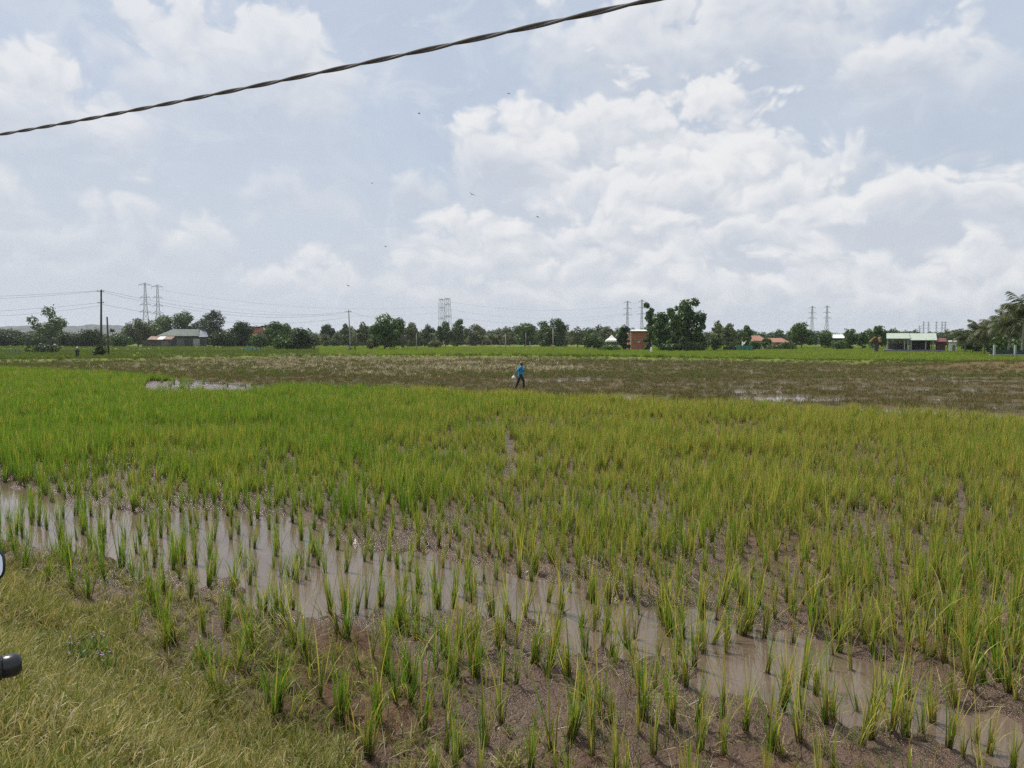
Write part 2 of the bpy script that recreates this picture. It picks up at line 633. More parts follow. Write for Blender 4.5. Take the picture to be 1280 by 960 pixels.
M = {}
M['rice'] = leafy('rice_leaf', ((0.070, 0.178, 0.015), (0.190, 0.320, 0.032)), ((0.50, 0.47, 0.11), (0.37, 0.28, 0.09)), ((0.046, 0.036, 0.018), 0.0, 0.40), (0.17, 0.48, 0.88, 0.44), 0.42, 0.45)  # muddy stem base; its dark tone runs higher to paint shade between clumps
M['stubble'] = leafy('stubble_leaf', ((0.125, 0.100, 0.042), (0.080, 0.115, 0.026)), ((0.26, 0.20, 0.10), (0.16, 0.11, 0.05)), None, (0.06, 0.30, 0.75), 0.2, 0.7)
M['straw'] = leafy('straw', ((0.58, 0.51, 0.38), (0.38, 0.31, 0.19)), ((0.66, 0.61, 0.50), (0.36, 0.29, 0.18)), None, None, 0.15, 0.6)
M['verge'] = leafy('verge_grass', ((0.118, 0.160, 0.028), (0.24, 0.25, 0.060)), ((0.55, 0.48, 0.26), (0.34, 0.26, 0.12)), ((0.10, 0.08, 0.04), 0.0, 0.22), (0.75, 0.31, 0.66), 0.32, 0.5)
M['bankgrass'] = leafy('bank_grass', ((0.065, 0.12, 0.018), (0.12, 0.18, 0.028)), ((0.24, 0.23, 0.06), (0.15, 0.13, 0.05)), None, (0.03, 0.35, 0.8), 0.3, 0.6)
M['farrice'] = leafy('far_rice', ((0.15, 0.235, 0.026), (0.20, 0.28, 0.036)), ((0.34, 0.33, 0.07), (0.24, 0.24, 0.06)), None, (0.02, 0.45, 0.85), 0.35, 0.6)
M['tree'] = leafy('tree_leaf', ((0.036, 0.080, 0.018), (0.092, 0.148, 0.032)), None, None, None, 0.22, 0.5, 0.35)
M['tree_dark'] = leafy('dark_tree_leaf', ((0.019, 0.046, 0.012), (0.050, 0.086, 0.020)), None, None, None, 0.2, 0.5, 0.35)
M['tree_pale'] = leafy('pale_tree_leaf', ((0.065, 0.100, 0.034), (0.115, 0.150, 0.055)), ((0.16, 0.14, 0.075), (0.11, 0.10, 0.06)), None, None, 0.25, 0.55, 0.35)
M['palm'] = leafy('palm_leaf', ((0.026, 0.052, 0.016), (0.060, 0.092, 0.028)), ((0.16, 0.14, 0.06), (0.12, 0.10, 0.05)), None, None, 0.22, 0.4, 0.4)
M['dry_palm'] = leafy('dry_palm_leaf', ((0.26, 0.17, 0.07), (0.18, 0.11, 0.05)), None, None, None, 0.2, 0.7)
M['bark'] = plain('bark', (0.12, 0.095, 0.07), (0.06, 0.05, 0.04), 0.85, 3, 0.6)
M['palm_bark'] = plain('palm_bark', (0.30, 0.27, 0.23), (0.17, 0.15, 0.12), 0.85, 5, 0.6)
M['weed'] = leafy('weed_leaf', ((0.09, 0.17, 0.03), (0.15, 0.23, 0.05)), None, None, None, 0.35, 0.5)
M['lilac'] = plain('lilac_petals', (0.36, 0.31, 0.50), (0.44, 0.40, 0.55), 0.7)
M['steel'] = plain('galvanised_steel', (0.34, 0.35, 0.37), (0.25, 0.26, 0.28), 0.5, 0.3, 0, 0.2)
M['concrete'] = plain('concrete', (0.33, 0.31, 0.28), (0.22, 0.20, 0.18), 0.85, 2, 0.3)
M['dark_post'] = plain('weathered_wood', (0.075, 0.060, 0.050), (0.045, 0.038, 0.032), 0.85, 4, 0.4)
M['cable_black'] = plain('cable_sheath', (0.115, 0.122, 0.145), (0.165, 0.150, 0.140), 0.75, 30, 0.2, 0, 0.15)
M['wire'] = plain('wire', (0.16, 0.16, 0.17), (0.12, 0.12, 0.13), 0.6)
M['tin_green'] = plain('pale_green_roof_sheet', (0.100, 0.130, 0.113), (0.075, 0.097, 0.086), 0.5, 0.8, spec=0.15)
M['tin_grey'] = plain('grey_roof_sheet', (0.18, 0.20, 0.24), (0.13, 0.15, 0.18), 0.5, 0.8, spec=0.15)
M['rust'] = plain('rusty_sheet', (0.28, 0.17, 0.12), (0.17, 0.10, 0.075), 0.75, 0.9)
M['white_sheet'] = plain('white_roof_sheet', (0.74, 0.77, 0.72), (0.64, 0.68, 0.62), 0.45, 0.6, spec=0.15)
M['cream_sheet'] = plain('pale_green_white_sheet', (0.38, 0.43, 0.36), (0.31, 0.36, 0.30), 0.45, 0.5, spec=0.15)
M['dark_wall'] = plain('weathered_boards', (0.055, 0.050, 0.048), (0.085, 0.075, 0.068), 0.85, 1.5, 0.3)
M['grey_wall'] = plain('grey_board', (0.16, 0.16, 0.15), (0.11, 0.11, 0.10), 0.8, 1.5)
M['plaster'] = plain('white_plaster', (0.66, 0.63, 0.58), (0.52, 0.49, 0.45), 0.85, 0.8)
M['plaster_grey'] = plain('grey_plaster', (0.36, 0.37, 0.36), (0.27, 0.28, 0.27), 0.85, 0.8)
M['white_paint'] = plain('white_paint', (0.78, 0.77, 0.74), (0.66, 0.65, 0.62), 0.5, 1.2)
M['orange_tile'] = plain('orange_roof_tile', (0.32, 0.15, 0.095), (0.23, 0.11, 0.075), 0.75, 1.4)
M['glass_dark'] = plain('dark_window_glass', (0.03, 0.035, 0.04), (0.02, 0.02, 0.025), 0.12)
M['blue_plastic'] = plain('blue_tank_plastic', (0.03, 0.13, 0.42), (0.025, 0.10, 0.33), 0.35)
M['teal_net'] = plain('teal_netting', (0.06, 0.26, 0.22), (0.04, 0.19, 0.16), 0.8, 2)
M['pale_net'] = plain('pale_teal_netting', (0.22, 0.40, 0.32), (0.15, 0.29, 0.23), 0.8, 2)
M['dark_net'] = plain('dark_green_netting', (0.028, 0.060, 0.048), (0.02, 0.045, 0.035), 0.85, 2)
M['red_paint'] = plain('dark_red_paint', (0.15, 0.032, 0.035), (0.10, 0.025, 0.028), 0.6, 1)
M['deck'] = plain('slate_blue_deck', (0.20, 0.20, 0.27), (0.15, 0.15, 0.20), 0.6, 1)
M['skin'] = plain('skin', (0.23, 0.13, 0.085), (0.19, 0.105, 0.07), 0.55, 6)
M['blue_shirt'] = plain('blue_cotton', (0.018, 0.27, 0.47), (0.014, 0.19, 0.36), 0.8, 5, 0.3)
M['black_cloth'] = plain('black_cotton', (0.018, 0.019, 0.024), (0.026, 0.027, 0.032), 0.85, 5, 0.3)
M['navy_cloth'] = plain('dark_grey_cotton', (0.035, 0.045, 0.050), (0.028, 0.035, 0.040), 0.85, 5, 0.3)
M['hat'] = plain('brown_straw_hat', (0.24, 0.13, 0.06), (0.17, 0.09, 0.045), 0.8, 12, 0.4)
M['white_bag'] = plain('white_plastic_bag', (0.62, 0.57, 0.52), (0.52, 0.47, 0.42), 0.5, 6, 0.4)
M['hair'] = plain('black_hair', (0.012, 0.010, 0.010), None, 0.5, 20)
M['feather'] = plain('white_feathers', (0.78, 0.77, 0.74), (0.70, 0.69, 0.66), 0.75, 12)
M['bill'] = plain('yellow_bill', (0.50, 0.33, 0.06), None, 0.4)
M['bird_dark'] = plain('dark_feathers', (0.035, 0.033, 0.035), (0.05, 0.047, 0.045), 0.7, 10)
M['rubber'] = plain('black_rubber', (0.020, 0.020, 0.022), (0.030, 0.030, 0.032), 0.55, 30, 0.3, bscale=120)
M['gloss_black'] = plain('black_plastic', (0.016, 0.016, 0.018), (0.022, 0.022, 0.025), 0.28, 20)
M['bike_paint'] = plain('dark_blue_bike_paint', (0.020, 0.035, 0.11), (0.018, 0.03, 0.09), 0.22, 3)
M['chrome'] = plain('chrome', (0.62, 0.62, 0.64), (0.55, 0.55, 0.57), 0.18, 5, 0, 1.0)
M['mirror'] = plain('mirror_glass', (0.60, 0.66, 0.75), (0.56, 0.62, 0.72), 0.05, 2, 0, 1.0)
M['lamp'] = plain('lamp_lens', (0.62, 0.62, 0.60), (0.55, 0.55, 0.54), 0.12)
M['red_lens'] = plain('red_lens', (0.42, 0.02, 0.02), None, 0.15)


def brick_mat():
    m, n, out = mat_new('red_brick')
    t = n.new('ShaderNodeTexCoord').outputs['Object']
    mp = n.new('ShaderNodeMapping')
    mp.inputs['Rotation'].default_value = (math.pi / 2, 0, 0)
    n.l.new(t, mp.inputs[0])
    b = n.new('ShaderNodeTexBrick')
    n.l.new(mp.outputs[0], b.inputs['Vector'])
    b.inputs['Color1'].default_value = (0.50, 0.165, 0.090, 1)
    b.inputs['Color2'].default_value = (0.41, 0.130, 0.075, 1)
    b.inputs['Mortar'].default_value = (0.27, 0.22, 0.19, 1)
    b.inputs['Scale'].default_value = 4.0
    b.inputs['Mortar Size'].default_value = 0.012
    p = n.new('ShaderNodeBsdfPrincipled')
    n.l.new(n.mix(n.ss(n.noise(t, 0.7, 4), 0.35, 0.7, 0, 0.4), b.outputs['Color'], (0.26, 0.10, 0.065)), p.inputs['Base Color'])
    p.inputs['Roughness'].default_value = 0.85
    n.l.new(p.outputs[0], out.inputs['Surface'])
    return m


M['brick'] = brick_mat()


def ground_mat():
    m, n, out = mat_new('field_ground')
    pos = n.new('ShaderNodeNewGeometry').outputs['Position']
    z1 = n.new('ShaderNodeAttribute', attribute_name='zone_a').outputs['Color']     # verge, stubble, green
    z2 = n.new('ShaderNodeAttribute', attribute_name='zone_b').outputs['Color']     # wet, yellow, dry bank
    s1 = n.new('ShaderNodeSeparateColor')
    s2 = n.new('ShaderNodeSeparateColor')
    n.l.new(z1, s1.inputs[0])
    n.l.new(z2, s2.inputs[0])
    big = n.noise(pos, 0.35, 5, 0.6)
    mid = n.noise(pos, 6.0, 5, 0.65)
    fin = n.noise(pos, 38.0, 4, 0.7)
    mud = n.mix(n.ss(mid, 0.3, 0.72), (0.108, 0.060, 0.034), (0.185, 0.110, 0.068))
    mud = n.mix(n.ss(fin, 0.50, 0.74, 0, 0.75), mud, (0.070, 0.042, 0.028))
    crk = n.voro(pos, 17, 1.5, 0.6)
    mud = n.mix(n.ss(crk, 0.42, 0.75, 0, 0.65), mud, (0.055, 0.033, 0.022))
    mud = n.mix(n.ss(n.noise(pos, 1.4, 5, 0.7), 0.5, 0.72, 0, 0.55), mud, (0.210, 0.132, 0.088))
    mud = n.mix(n.ss(n.noise(pos, 11, 4, 0.75), 0.60, 0.72, 0, 0.5), mud, (0.105, 0.095, 0.042))
    stub = n.mix(n.ss(n.noise(pos, 0.22, 5, 0.65), 0.35, 0.65), (0.088, 0.075, 0.034), (0.110, 0.080, 0.046))
    stub = n.mix(n.ss(n.noise(pos, 2.2, 4, 0.7), 0.55, 0.72, 0, 0.7), stub, (0.082, 0.090, 0.030))
    stub = n.mix(n.ss(n.noise(pos, 5.0, 4, 0.7), 0.66, 0.78, 0, 0.5), stub, (0.19, 0.15, 0.095))
    green = n.mix(n.ss(n.noise(pos, 0.10, 5, 0.6), 0.38, 0.62), (0.090, 0.140, 0.022), (0.150, 0.200, 0.030))
    green = n.mix(n.ss(n.noise(pos, 0.9, 4, 0.7), 0.5, 0.75, 0, 0.6), green, (0.13, 0.12, 0.045))
    yel = n.mix(n.ss(n.noise(pos, 0.06, 4, 0.6), 0.35, 0.65), (0.20, 0.19, 0.045), (0.12, 0.155, 0.035))
    soil = n.mix(n.ss(mid, 0.35, 0.7), (0.17, 0.13, 0.075), (0.24, 0.19, 0.115))
    dryb = n.mix(n.ss(n.noise(pos, 1.2, 5, 0.7), 0.35, 0.7), (0.135, 0.085, 0.045), (0.10, 0.095, 0.035))
    c = n.mix(s1.outputs[1], mud, stub)
    c = n.mix(s1.outputs[2], c, green)
    c = n.mix(s2.outputs[1], c, yel)
    c = n.mix(s2.outputs[2], c, dryb)
    c = n.mix(s1.outputs[0], c, soil)
    wet = s2.outputs[0]
    c = n.mix(n.m('MULTIPLY', wet, 0.55), c, (0.088, 0.057, 0.039))
    p = n.new('ShaderNodeBsdfPrincipled')
    n.l.new(c, p.inputs['Base Color'])
    ro = n.ss(n.m('ADD', wet, n.m('MULTIPLY', n.m('SUBTRACT', mid, 0.5), 0.8)), 0.0, 0.9, 0.72, 0.24)
    n.l.new(ro, p.inputs['Roughness'])
    n.l.new(n.ss(wet, 0.0, 0.8, 0.04, 0.42), p.inputs['Specular IOR Level'])
    b = n.new('ShaderNodeBump')
    b.inputs['Strength'].default_value = 1.0
    b.inputs['Distance'].default_value = 0.020
    hh = n.m('ADD', n.m('MULTIPLY', n.noise(pos, 26, 5, 0.7), 1.0), n.m('MULTIPLY', n.voro(pos, 42, 1.0, 0.5), 0.55))
    n.l.new(hh, b.inputs['Height'])
    n.l.new(b.outputs[0], p.inputs['Normal'])
    n.l.new(p.outputs[0], out.inputs['Surface'])
    return m


def water_mat():
    m, n, out = mat_new('muddy_water')
    pos = n.new('ShaderNodeNewGeometry').outputs['Position']
    p = n.new('ShaderNodeBsdfPrincipled')
    n.l.new(n.mix(n.ss(n.noise(pos, 0.8, 4, 0.6), 0.3, 0.7), (0.098, 0.070, 0.050), (0.130, 0.095, 0.070)), p.inputs['Base Color'])
    p.inputs['Roughness'].default_value = 0.025
    p.inputs['IOR'].default_value = 1.40
    b = n.new('ShaderNodeBump')
    b.inputs['Strength'].default_value = 0.10
    b.inputs['Distance'].default_value = 0.01
    n.l.new(n.noise(pos, 9, 3, 0.5), b.inputs['Height'])
    n.l.new(b.outputs[0], p.inputs['Normal'])
    n.l.new(p.outputs[0], out.inputs['Surface'])
    return m


M['ground'] = ground_mat()
M['water'] = water_mat()

# ------------------------------------------------------------------ foreground rice places (needed by the ground for the mud at their feet)
RNG = np.random.default_rng(7)
rnd = random.Random(5)
HAND = [(75, 675), (20, 668), (151, 714), (167, 726), (217, 712), (192, 709), (264, 726), (290, 749), (351, 721), (393, 695), (316, 831), (425, 922), (415, 774), (353, 784),
        (220, 815), (168, 801), (255, 805), (297, 855), (400, 892), (380, 835), (175, 680), (445, 769), (457, 761), (495, 788), (524, 741), (539, 788), (583, 736), (620, 724),
        (650, 722), (636, 783), (700, 766), (734, 749), (747, 774), (668, 719), (687, 843), (668, 841), (710, 858), (732, 833), (764, 831), (784, 810), (836, 795), (850, 818),
        (606, 952), (558, 957), (554, 902), (512, 895), (472, 919), (435, 909), (751, 909), (801, 909), (811, 917), (689, 958), (712, 939), (739, 961), (816, 964), (591, 821),
        (623, 818), (645, 868), (841, 919), (855, 798), (868, 836), (890, 805), (909, 803), (934, 786), (981, 875), (1004, 858), (1031, 919), (1015, 778), (1043, 801),
        (1092, 882), (1132, 925), (1115, 925), (1221, 929), (1203, 961), (1206, 841), (1253, 831), (1182, 841), (904, 958), (875, 953), (978, 960), (964, 957), (1085, 909),
        (60, 740), (90, 750), (110, 760), (190, 770), (240, 760), (330, 775), (130, 735), (30, 725), (545, 850), (570, 860), (905, 905), (930, 930), (1000, 940), (1225, 985), (1040, 975), (870, 1000), (600, 1000), (770, 990)]
pts = [tuple(G(px, py)[:2]) for px, py in HAND]


def try_fill(cands, minsep, dens):
    out = []
    cell = {}
    def key(p):
        return (int(math.floor(p[0] / 0.5)), int(math.floor(p[1] / 0.5)))
    for p in pts:
        cell.setdefault(key(p), []).append(p)
    for p, dn, sep in zip(cands, dens, minsep):
        if rnd.random() > dn:
            continue
        kx, ky = key(p)
        ok = True
        for i in (-1, 0, 1):
            for j in (-1, 0, 1):
                for q in cell.get((kx + i, ky + j), ()):
                    if (q[0] - p[0]) ** 2 + (q[1] - p[1]) ** 2 < sep * sep:
                        ok = False
                        break
        if ok:
            out.append(p)
            cell.setdefault((kx, ky), []).append(p)
    return out


def frame_x(x, y, z=0.3):
    return (x / np.maximum(y, 0.1))


# random rice over the whole paddy: a jittered grid of hills about 20 cm apart
ang = []
Y = 4.6
gx, gy = [], []
while Y < 112:
    step = 0.135 if Y < 12 else (0.16 if Y < 24 else (0.21 if Y < 40 else 0.30))
    half = 0.80 * Y + 1.5
    xs = np.arange(-half - 0.22 * Y, half + 0.06 * Y, step)
    gx.append(xs)
    gy.append(np.full(xs.shape, Y))
    Y += step
gx, gy = np.concatenate(gx), np.concatenate(gy)
gx = gx + RNG.uniform(-0.085, 0.085, gx.shape)
gy = gy + RNG.uniform(-0.085, 0.085, gy.shape)
L = land(gx, gy)
gap = fbm(gx * 0.9, gy * 0.9, 3, 101)
gap2 = fbm(gx * 0.22, gy * 0.22, 3, 103)
dist_pud = -L['pud']
front = (L['s'] < 7.4) & (L['pud'] < 0) & (L['s'] < 4.8 + 0.38 * (gx + 6))     # mud this side of the puddle
beyond = L['s'] - (6.6 + 0.16 * gx)                       # metres past the middle of the puddle
dens = 0.60 + 0.40 * sstep(beyond, 0.3, 3.5)
dens = dens * (0.42 + 0.58 * sstep(gap, 0.36, 0.52)) * (0.75 + 0.25 * sstep(gap2, 0.35, 0.6))
fgap = fbm(gx * 2.3, gy * 2.3, 3, 107)
dens = dens * np.where(L['r'] < 45, 0.62 + 0.38 * sstep(fgap, 0.36, 0.54), 1.0)
dens = np.where(L['low'] > 0.5, np.minimum(dens, 0.125), dens)
dens = np.where((L['pud'] < 0) & (beyond < 0), 0.085, dens)
dens = dens * (L['rice'] > 0.1) * (L['verge'] < 0.35)
dens = dens * np.where(sdf(gx, gy, POND) > -0.3, 0.06, 1.0)
trail = gp([(634, 548), (641, 580), (634, 606)])
dens = dens * np.where(dist_poly(gx, gy, trail, False) < 0.11, 0.0, 1.0)
# keep a cleared lane only where the photograph shows one
keep = dens > 0
cand = np.stack([gx, gy], 1)[keep]
r_c = np.hypot(cand[:, 0], cand[:, 1])
order = np.argsort(r_c)
cand, dens_c, r_c = cand[order], dens[keep][order], r_c[order]
sep = np.where(r_c < 30, 0.085, 0.0)
fill = np.array(try_fill([tuple(p) for p in cand], sep, dens_c))
hand = np.array(pts)
allp = np.vstack([hand, fill])
inview = (np.abs(allp[:, 0]) < 0.70 * allp[:, 1] + 0.2) & (allp[:, 1] > 5.2)
# the 300 nearest plants in the frame are individuals, the rest one mass
dist = np.hypot(allp[:, 0], allp[:, 1]) - np.where(np.arange(len(allp)) < len(hand), 3.0, 0.0)
rank = np.argsort(np.where(inview, dist, 1e9))
solo_idx = rank[:300]
mask_solo = np.zeros(len(allp), bool)
mask_solo[solo_idx] = True
solo = allp[mask_solo]
mass = allp[~mask_solo]

# ------------------------------------------------------------------ the ground sheet
def radii():
    r = [0.4]
    while r[-1] < 3900:
        q = r[-1]
        r.append(q * (1.06 if q < 2 else 1.016 if q < 4.6 else 1.0042 if q < 13 else 1.008 if q < 60 else 1.022 if q < 400 else 1.06))
    return np.array(r)


rr = radii()
a_fw = np.linspace(-0.80, 0.80, 470)
a_bk = np.linspace(0.80, 2 * math.pi - 0.80, 62)[1:-1]
aa = np.concatenate([a_fw, a_bk])
nr, na = len(rr), len(aa)
RRg, AAg = np.meshgrid(rr, aa, indexing='ij')
gxx, gyy = (RRg * np.sin(AAg)).ravel(), (RRg * np.cos(AAg)).ravel()
L = land(gxx, gyy)
h = L['h'].copy()
# small mounds of mud at the feet of near plants
near_pl = allp[np.hypot(allp[:, 0], allp[:, 1]) < 16]
cells = {}
for i_, p in enumerate(near_pl):
    cells.setdefault((int(p[0] // 0.4), int(p[1] // 0.4)), []).append(p)
nearv = np.where((np.hypot(gxx, gyy) < 16) & (np.abs(AAg.ravel()) < 0.81) & (np.hypot(gxx, gyy) > 4))[0]
ck = np.floor(gxx[nearv] / 0.4).astype(int), np.floor(gyy[nearv] / 0.4).astype(int)
add = np.zeros(len(nearv))
ordr = np.lexsort((ck[1], ck[0]))
kx_, ky_ = ck[0][ordr], ck[1][ordr]
brk = np.where((np.diff(kx_) != 0) | (np.diff(ky_) != 0))[0] + 1
for seg in np.split(ordr, brk):
    cx, cy = ck[0][seg[0]], ck[1][seg[0]]
    ps = [p for i in (-1, 0, 1) for j in (-1, 0, 1) for p in cells.get((cx + i, cy + j), ())]
    if not ps:
        continue
    X, Yv = gxx[nearv[seg]], gyy[nearv[seg]]
    acc = np.zeros(len(seg))
    for p in ps:
        d2 = (X - p[0]) ** 2 + (Yv - p[1]) ** 2
        acc = np.maximum(acc, np.exp(-d2 / 0.0050))
    add[seg] = acc
h[nearv] += add * (0.042 + 0.03 * (fbm(gxx[nearv] * 14, gyy[nearv] * 14, 2, 5) - 0.5)) * (1 - L['verge'][nearv])
V = np.stack([gxx, gyy, h], 1)
V = np.vstack([V, [[0, 0, 1.42]]])
i0 = np.arange(nr - 1)[:, None] * na
j0 = np.arange(na)[None, :]
j1 = (j0 + 1) % na
Fq = np.stack([i0 + j0, i0 + na + j0, i0 + na + j1, i0 + j1], -1).reshape(-1, 4)
road = (L['s'] < 0.2)
zone_a = np.stack([L['verge'], L['stub'] * 1.0, np.where(L['stub'] | (L['rice'] > 0), 0, np.where(L['r'] > 40, 1.0, 0.0))], 1)
zone_a[:, 2] = np.maximum(zone_a[:, 2], np.clip(L['dike'] * 1.5, 0, 1))
wet = np.clip(0.55 - (h - 0.0) * 6, 0, 1) * (L['rice'] > -2) + 0.35 * ((L['rice'] > 0) & (L['r'] < 25))
wet = np.maximum(wet, sstep(L['pud'], -0.9, -0.05) * (L['r'] < 30))
wet = np.clip(wet + (L['rice'] > 0) * (L['r'] < 40) * 1.1 * (fbm(gxx * 0.7, gyy * 0.7, 4, 151) - 0.5), 0, 1)
wet = np.where(L['stub'], np.clip(0.4 - h * 8, 0, 1), np.clip(wet, 0, 1)) * (1 - L['verge'])
wet = np.where(sdf(gxx, gyy, POND) > -0.5, 0.9, wet)
wet = np.where(L['r'] > 130, 0, wet)
zone_b = np.stack([np.clip(wet, 0, 1), L['yel'] * 1.0, np.clip(L['bank'] * 1.4, 0, 1)], 1)
za = np.vstack([zone_a, [[1, 0, 0]]])
zb = np.vstack([zone_b, [[0, 0, 0]]])
gm = np_mesh('ground', V, Fq, {'zone_a': za, 'zone_b': zb}, smooth=True)
# close the little hole at the camera's feet
ground = link_mesh('ground', gm, None, M['ground'])
tag(ground, 'muddy paddy ground with brown stubble and green strips reaching to the tree line', 'ground', None, 'structure')
pm = MB()
c0 = (0, 0, 1.43)
ring = [tuple(V[q]) for q in range(0, na, 6)]
for q in range(len(ring)):
    i_ = len(pm.v)
    pm.v += [c0, ring[(q + 1) % len(ring)], ring[q]]
    pm.f.append((i_, i_ + 1, i_ + 2))
road_cap = pm.build('path', M['ground'])
tag(road_cap, 'bare earth path on top of the grassy bank', 'path', None, 'structure')
cat_ = road_cap.data.attributes.new('zone_a', 'FLOAT_COLOR', 'POINT')
cat_.data.foreach_set('color', np.tile([1, 0, 0, 1], len(pm.v)).astype(np.float32))

# standing water: one level sheet that shows wherever the ground dips below it
wm = MB()
wpoly = [(60, 4.6), (70, 100), (-30, 130), (-150, 130), (-110, 60), (-12, 6.0), (-1.0, 3.6), (2.0, 2.0)]
wb = MB()
nseg = 1
i_ = 0
wb.v = [(x, y, 0.0) for x, y in [(2.2, 3.4), (60, -30), (95, 110), (-60, 150), (-150, 140), (-75, 62), (-6.5, 10.0)]]
wb.f = [tuple(range(len(wb.v)))]
water = wb.build('water', M['water'])
tag(water, 'still brown water lying in the low parts of the flooded paddy', 'water', None, 'structure')

# ------------------------------------------------------------------ blades and scattering
def blades(rng, n, hmin, hmax, width, segs, lean, curl, spread, base_r=0.02, tipw=0.1, flop=0.0, flop_n=0.0, zjit=0.0):
    """n ribbon blades; returns V, F, tint, hgt"""
    Vs, Fs, T, Hh = [], [], [], []
    base = 0
    phi = rng.uniform(0, 2 * math.pi, n)
    L_ = rng.uniform(hmin, hmax, n)
    le = np.abs(rng.normal(0, lean, n)) + 0.02
    cu = np.abs(rng.normal(0, curl, n))
    fl = rng.random(n) < flop_n
    cu = np.where(fl, cu + flop, cu)
    br = base_r * np.sqrt(rng.random(n))
    bphi = rng.uniform(0, 2 * math.pi, n)
    tw = rng.uniform(0, math.pi, n)
    tin = rng.random(n)
    w = width * rng.uniform(0.7, 1.25, n)
    t = np.linspace(0, 1, segs + 1)
    for i in range(n):
        a = le[i] + cu[i] * t ** 2
        dl = L_[i] / segs
        r_ = np.concatenate([[0], np.cumsum(np.sin(a[:-1] * 0.5 + a[1:] * 0.5) * dl)])
        z = np.concatenate([[0], np.cumsum(np.cos(a[:-1] * 0.5 + a[1:] * 0.5) * dl)])
        cx, cy = br[i] * math.cos(bphi[i]), br[i] * math.sin(bphi[i])
        ox, oy = math.cos(phi[i]), math.sin(phi[i])
        x, y = cx + ox * r_, cy + oy * r_
        ww = w[i] * np.clip(np.minimum(0.55 + t * 2.2, (1 - t) * 2.0 + tipw), 0.05, 1.0) * 0.5
        sa = phi[i] + math.pi / 2 + (tw[i] - math.pi / 2) * 0.7
        sx, sy = math.cos(sa), math.sin(sa)
        P0 = np.stack([x - sx * ww, y - sy * ww, z], 1)
        P1 = np.stack([x + sx * ww, y + sy * ww, z], 1)
        Vs.append(np.stack([P0, P1], 1).reshape(-1, 3))
        k_ = base + np.arange(segs)[:, None] * 2
        Fs.append(k_ + np.array([[0, 1, 3, 2]]))
        T.append(np.full(2 * (segs + 1), tin[i]))
        Hh.append(np.repeat(np.clip(z / hmax, 0, 1), 2))
        base += 2 * (segs + 1)
    return np.vstack(Vs), np.vstack(Fs), np.concatenate(T), np.concatenate(Hh)


def join_parts(parts):
    Vs, Fs, T, H_, b = [], [], [], [], 0
    for v, f, t, h_ in parts:
        Vs.append(v)
        Fs.append(f + b)
        T.append(t)
        H_.append(h_)
        b += len(v)
    return np.vstack(Vs), np.vstack(Fs), np.concatenate(T), np.concatenate(H_)


def blade_mesh(name, mat, parts):
    v, f, t, h_ = join_parts(parts)
    me = np_mesh(name, v, f, {'tint': t, 'hgt': h_})
    me.materials.append(mat)
    return me


def scatter(name, P, rot, scl, idx, protos, label, cat):
    """one 'stuff' object: points carrying instances of the meshes in protos"""
    coll = bpy.data.collections.new(name + '_plants')
    for i, me in enumerate(protos):
        o = bpy.data.objects.new('%s_kind_%02d' % (name, i), me)
        coll.objects.link(o)
    me = bpy.data.meshes.new(name)
    me.vertices.add(len(P))
    me.vertices.foreach_set('co', np.asarray(P, np.float32).ravel())
    a = me.attributes.new('spin', 'FLOAT_VECTOR', 'POINT')
    a.data.foreach_set('vector', np.asarray(rot, np.float32).ravel())
    a = me.attributes.new('size', 'FLOAT_VECTOR', 'POINT')
    scl = np.asarray(scl, np.float32)
    if scl.ndim == 1:
        scl = np.stack([scl, scl, scl], 1)
    a.data.foreach_set('vector', scl.ravel())
    a = me.attributes.new('pick', 'INT', 'POINT')
    a.data.foreach_set('value', np.asarray(idx, np.int32))
    o = bpy.data.objects.new(name, me)
    COL.objects.link(o)
    tag(o, label, cat, None, 'stuff')
    t = bpy.data.node_groups.new(name + '_scatter', 'GeometryNodeTree')
    t.interface.new_socket('Geometry', in_out='INPUT', socket_type='NodeSocketGeometry')
    t.interface.new_socket('Geometry', in_out='OUTPUT', socket_type='NodeSocketGeometry')
    gi, go = t.nodes.new('NodeGroupInput'), t.nodes.new('NodeGroupOutput')
    ip = t.nodes.new('GeometryNodeInstanceOnPoints')
    ci = t.nodes.new('GeometryNodeCollectionInfo')
    ci.inputs['Collection'].default_value = coll
    ci.inputs['Separate Children'].default_value = True
    ci.inputs['Reset Children'].default_value = True

    def attr(nm, typ):
        n = t.nodes.new('GeometryNodeInputNamedAttribute')
        n.data_type = typ
        n.inputs['Name'].default_value = nm
        return n.outputs['Attribute']
    er = t.nodes.new('FunctionNodeEulerToRotation')
    t.links.new(attr('spin', 'FLOAT_VECTOR'), er.inputs[0])
    t.links.new(gi.outputs[0], ip.inputs['Points'])
    t.links.new(ci.outputs[0], ip.inputs['Instance'])
    ip.inputs['Pick Instance'].default_value = True
    t.links.new(attr('pick', 'INT'), ip.inputs['Instance Index'])
    t.links.new(er.outputs[0], ip.inputs['Rotation'])
    t.links.new(attr('size', 'FLOAT_VECTOR'), ip.inputs['Scale'])
    t.links.new(ip.outputs[0], go.inputs[0])
    md = o.modifiers.new('scatter', 'NODES')
    md.node_group = t
    return o


def land_z(x, y):
    return land(np.atleast_1d(np.asarray(x, float)), np.atleast_1d(np.asarray(y, float)))['h']


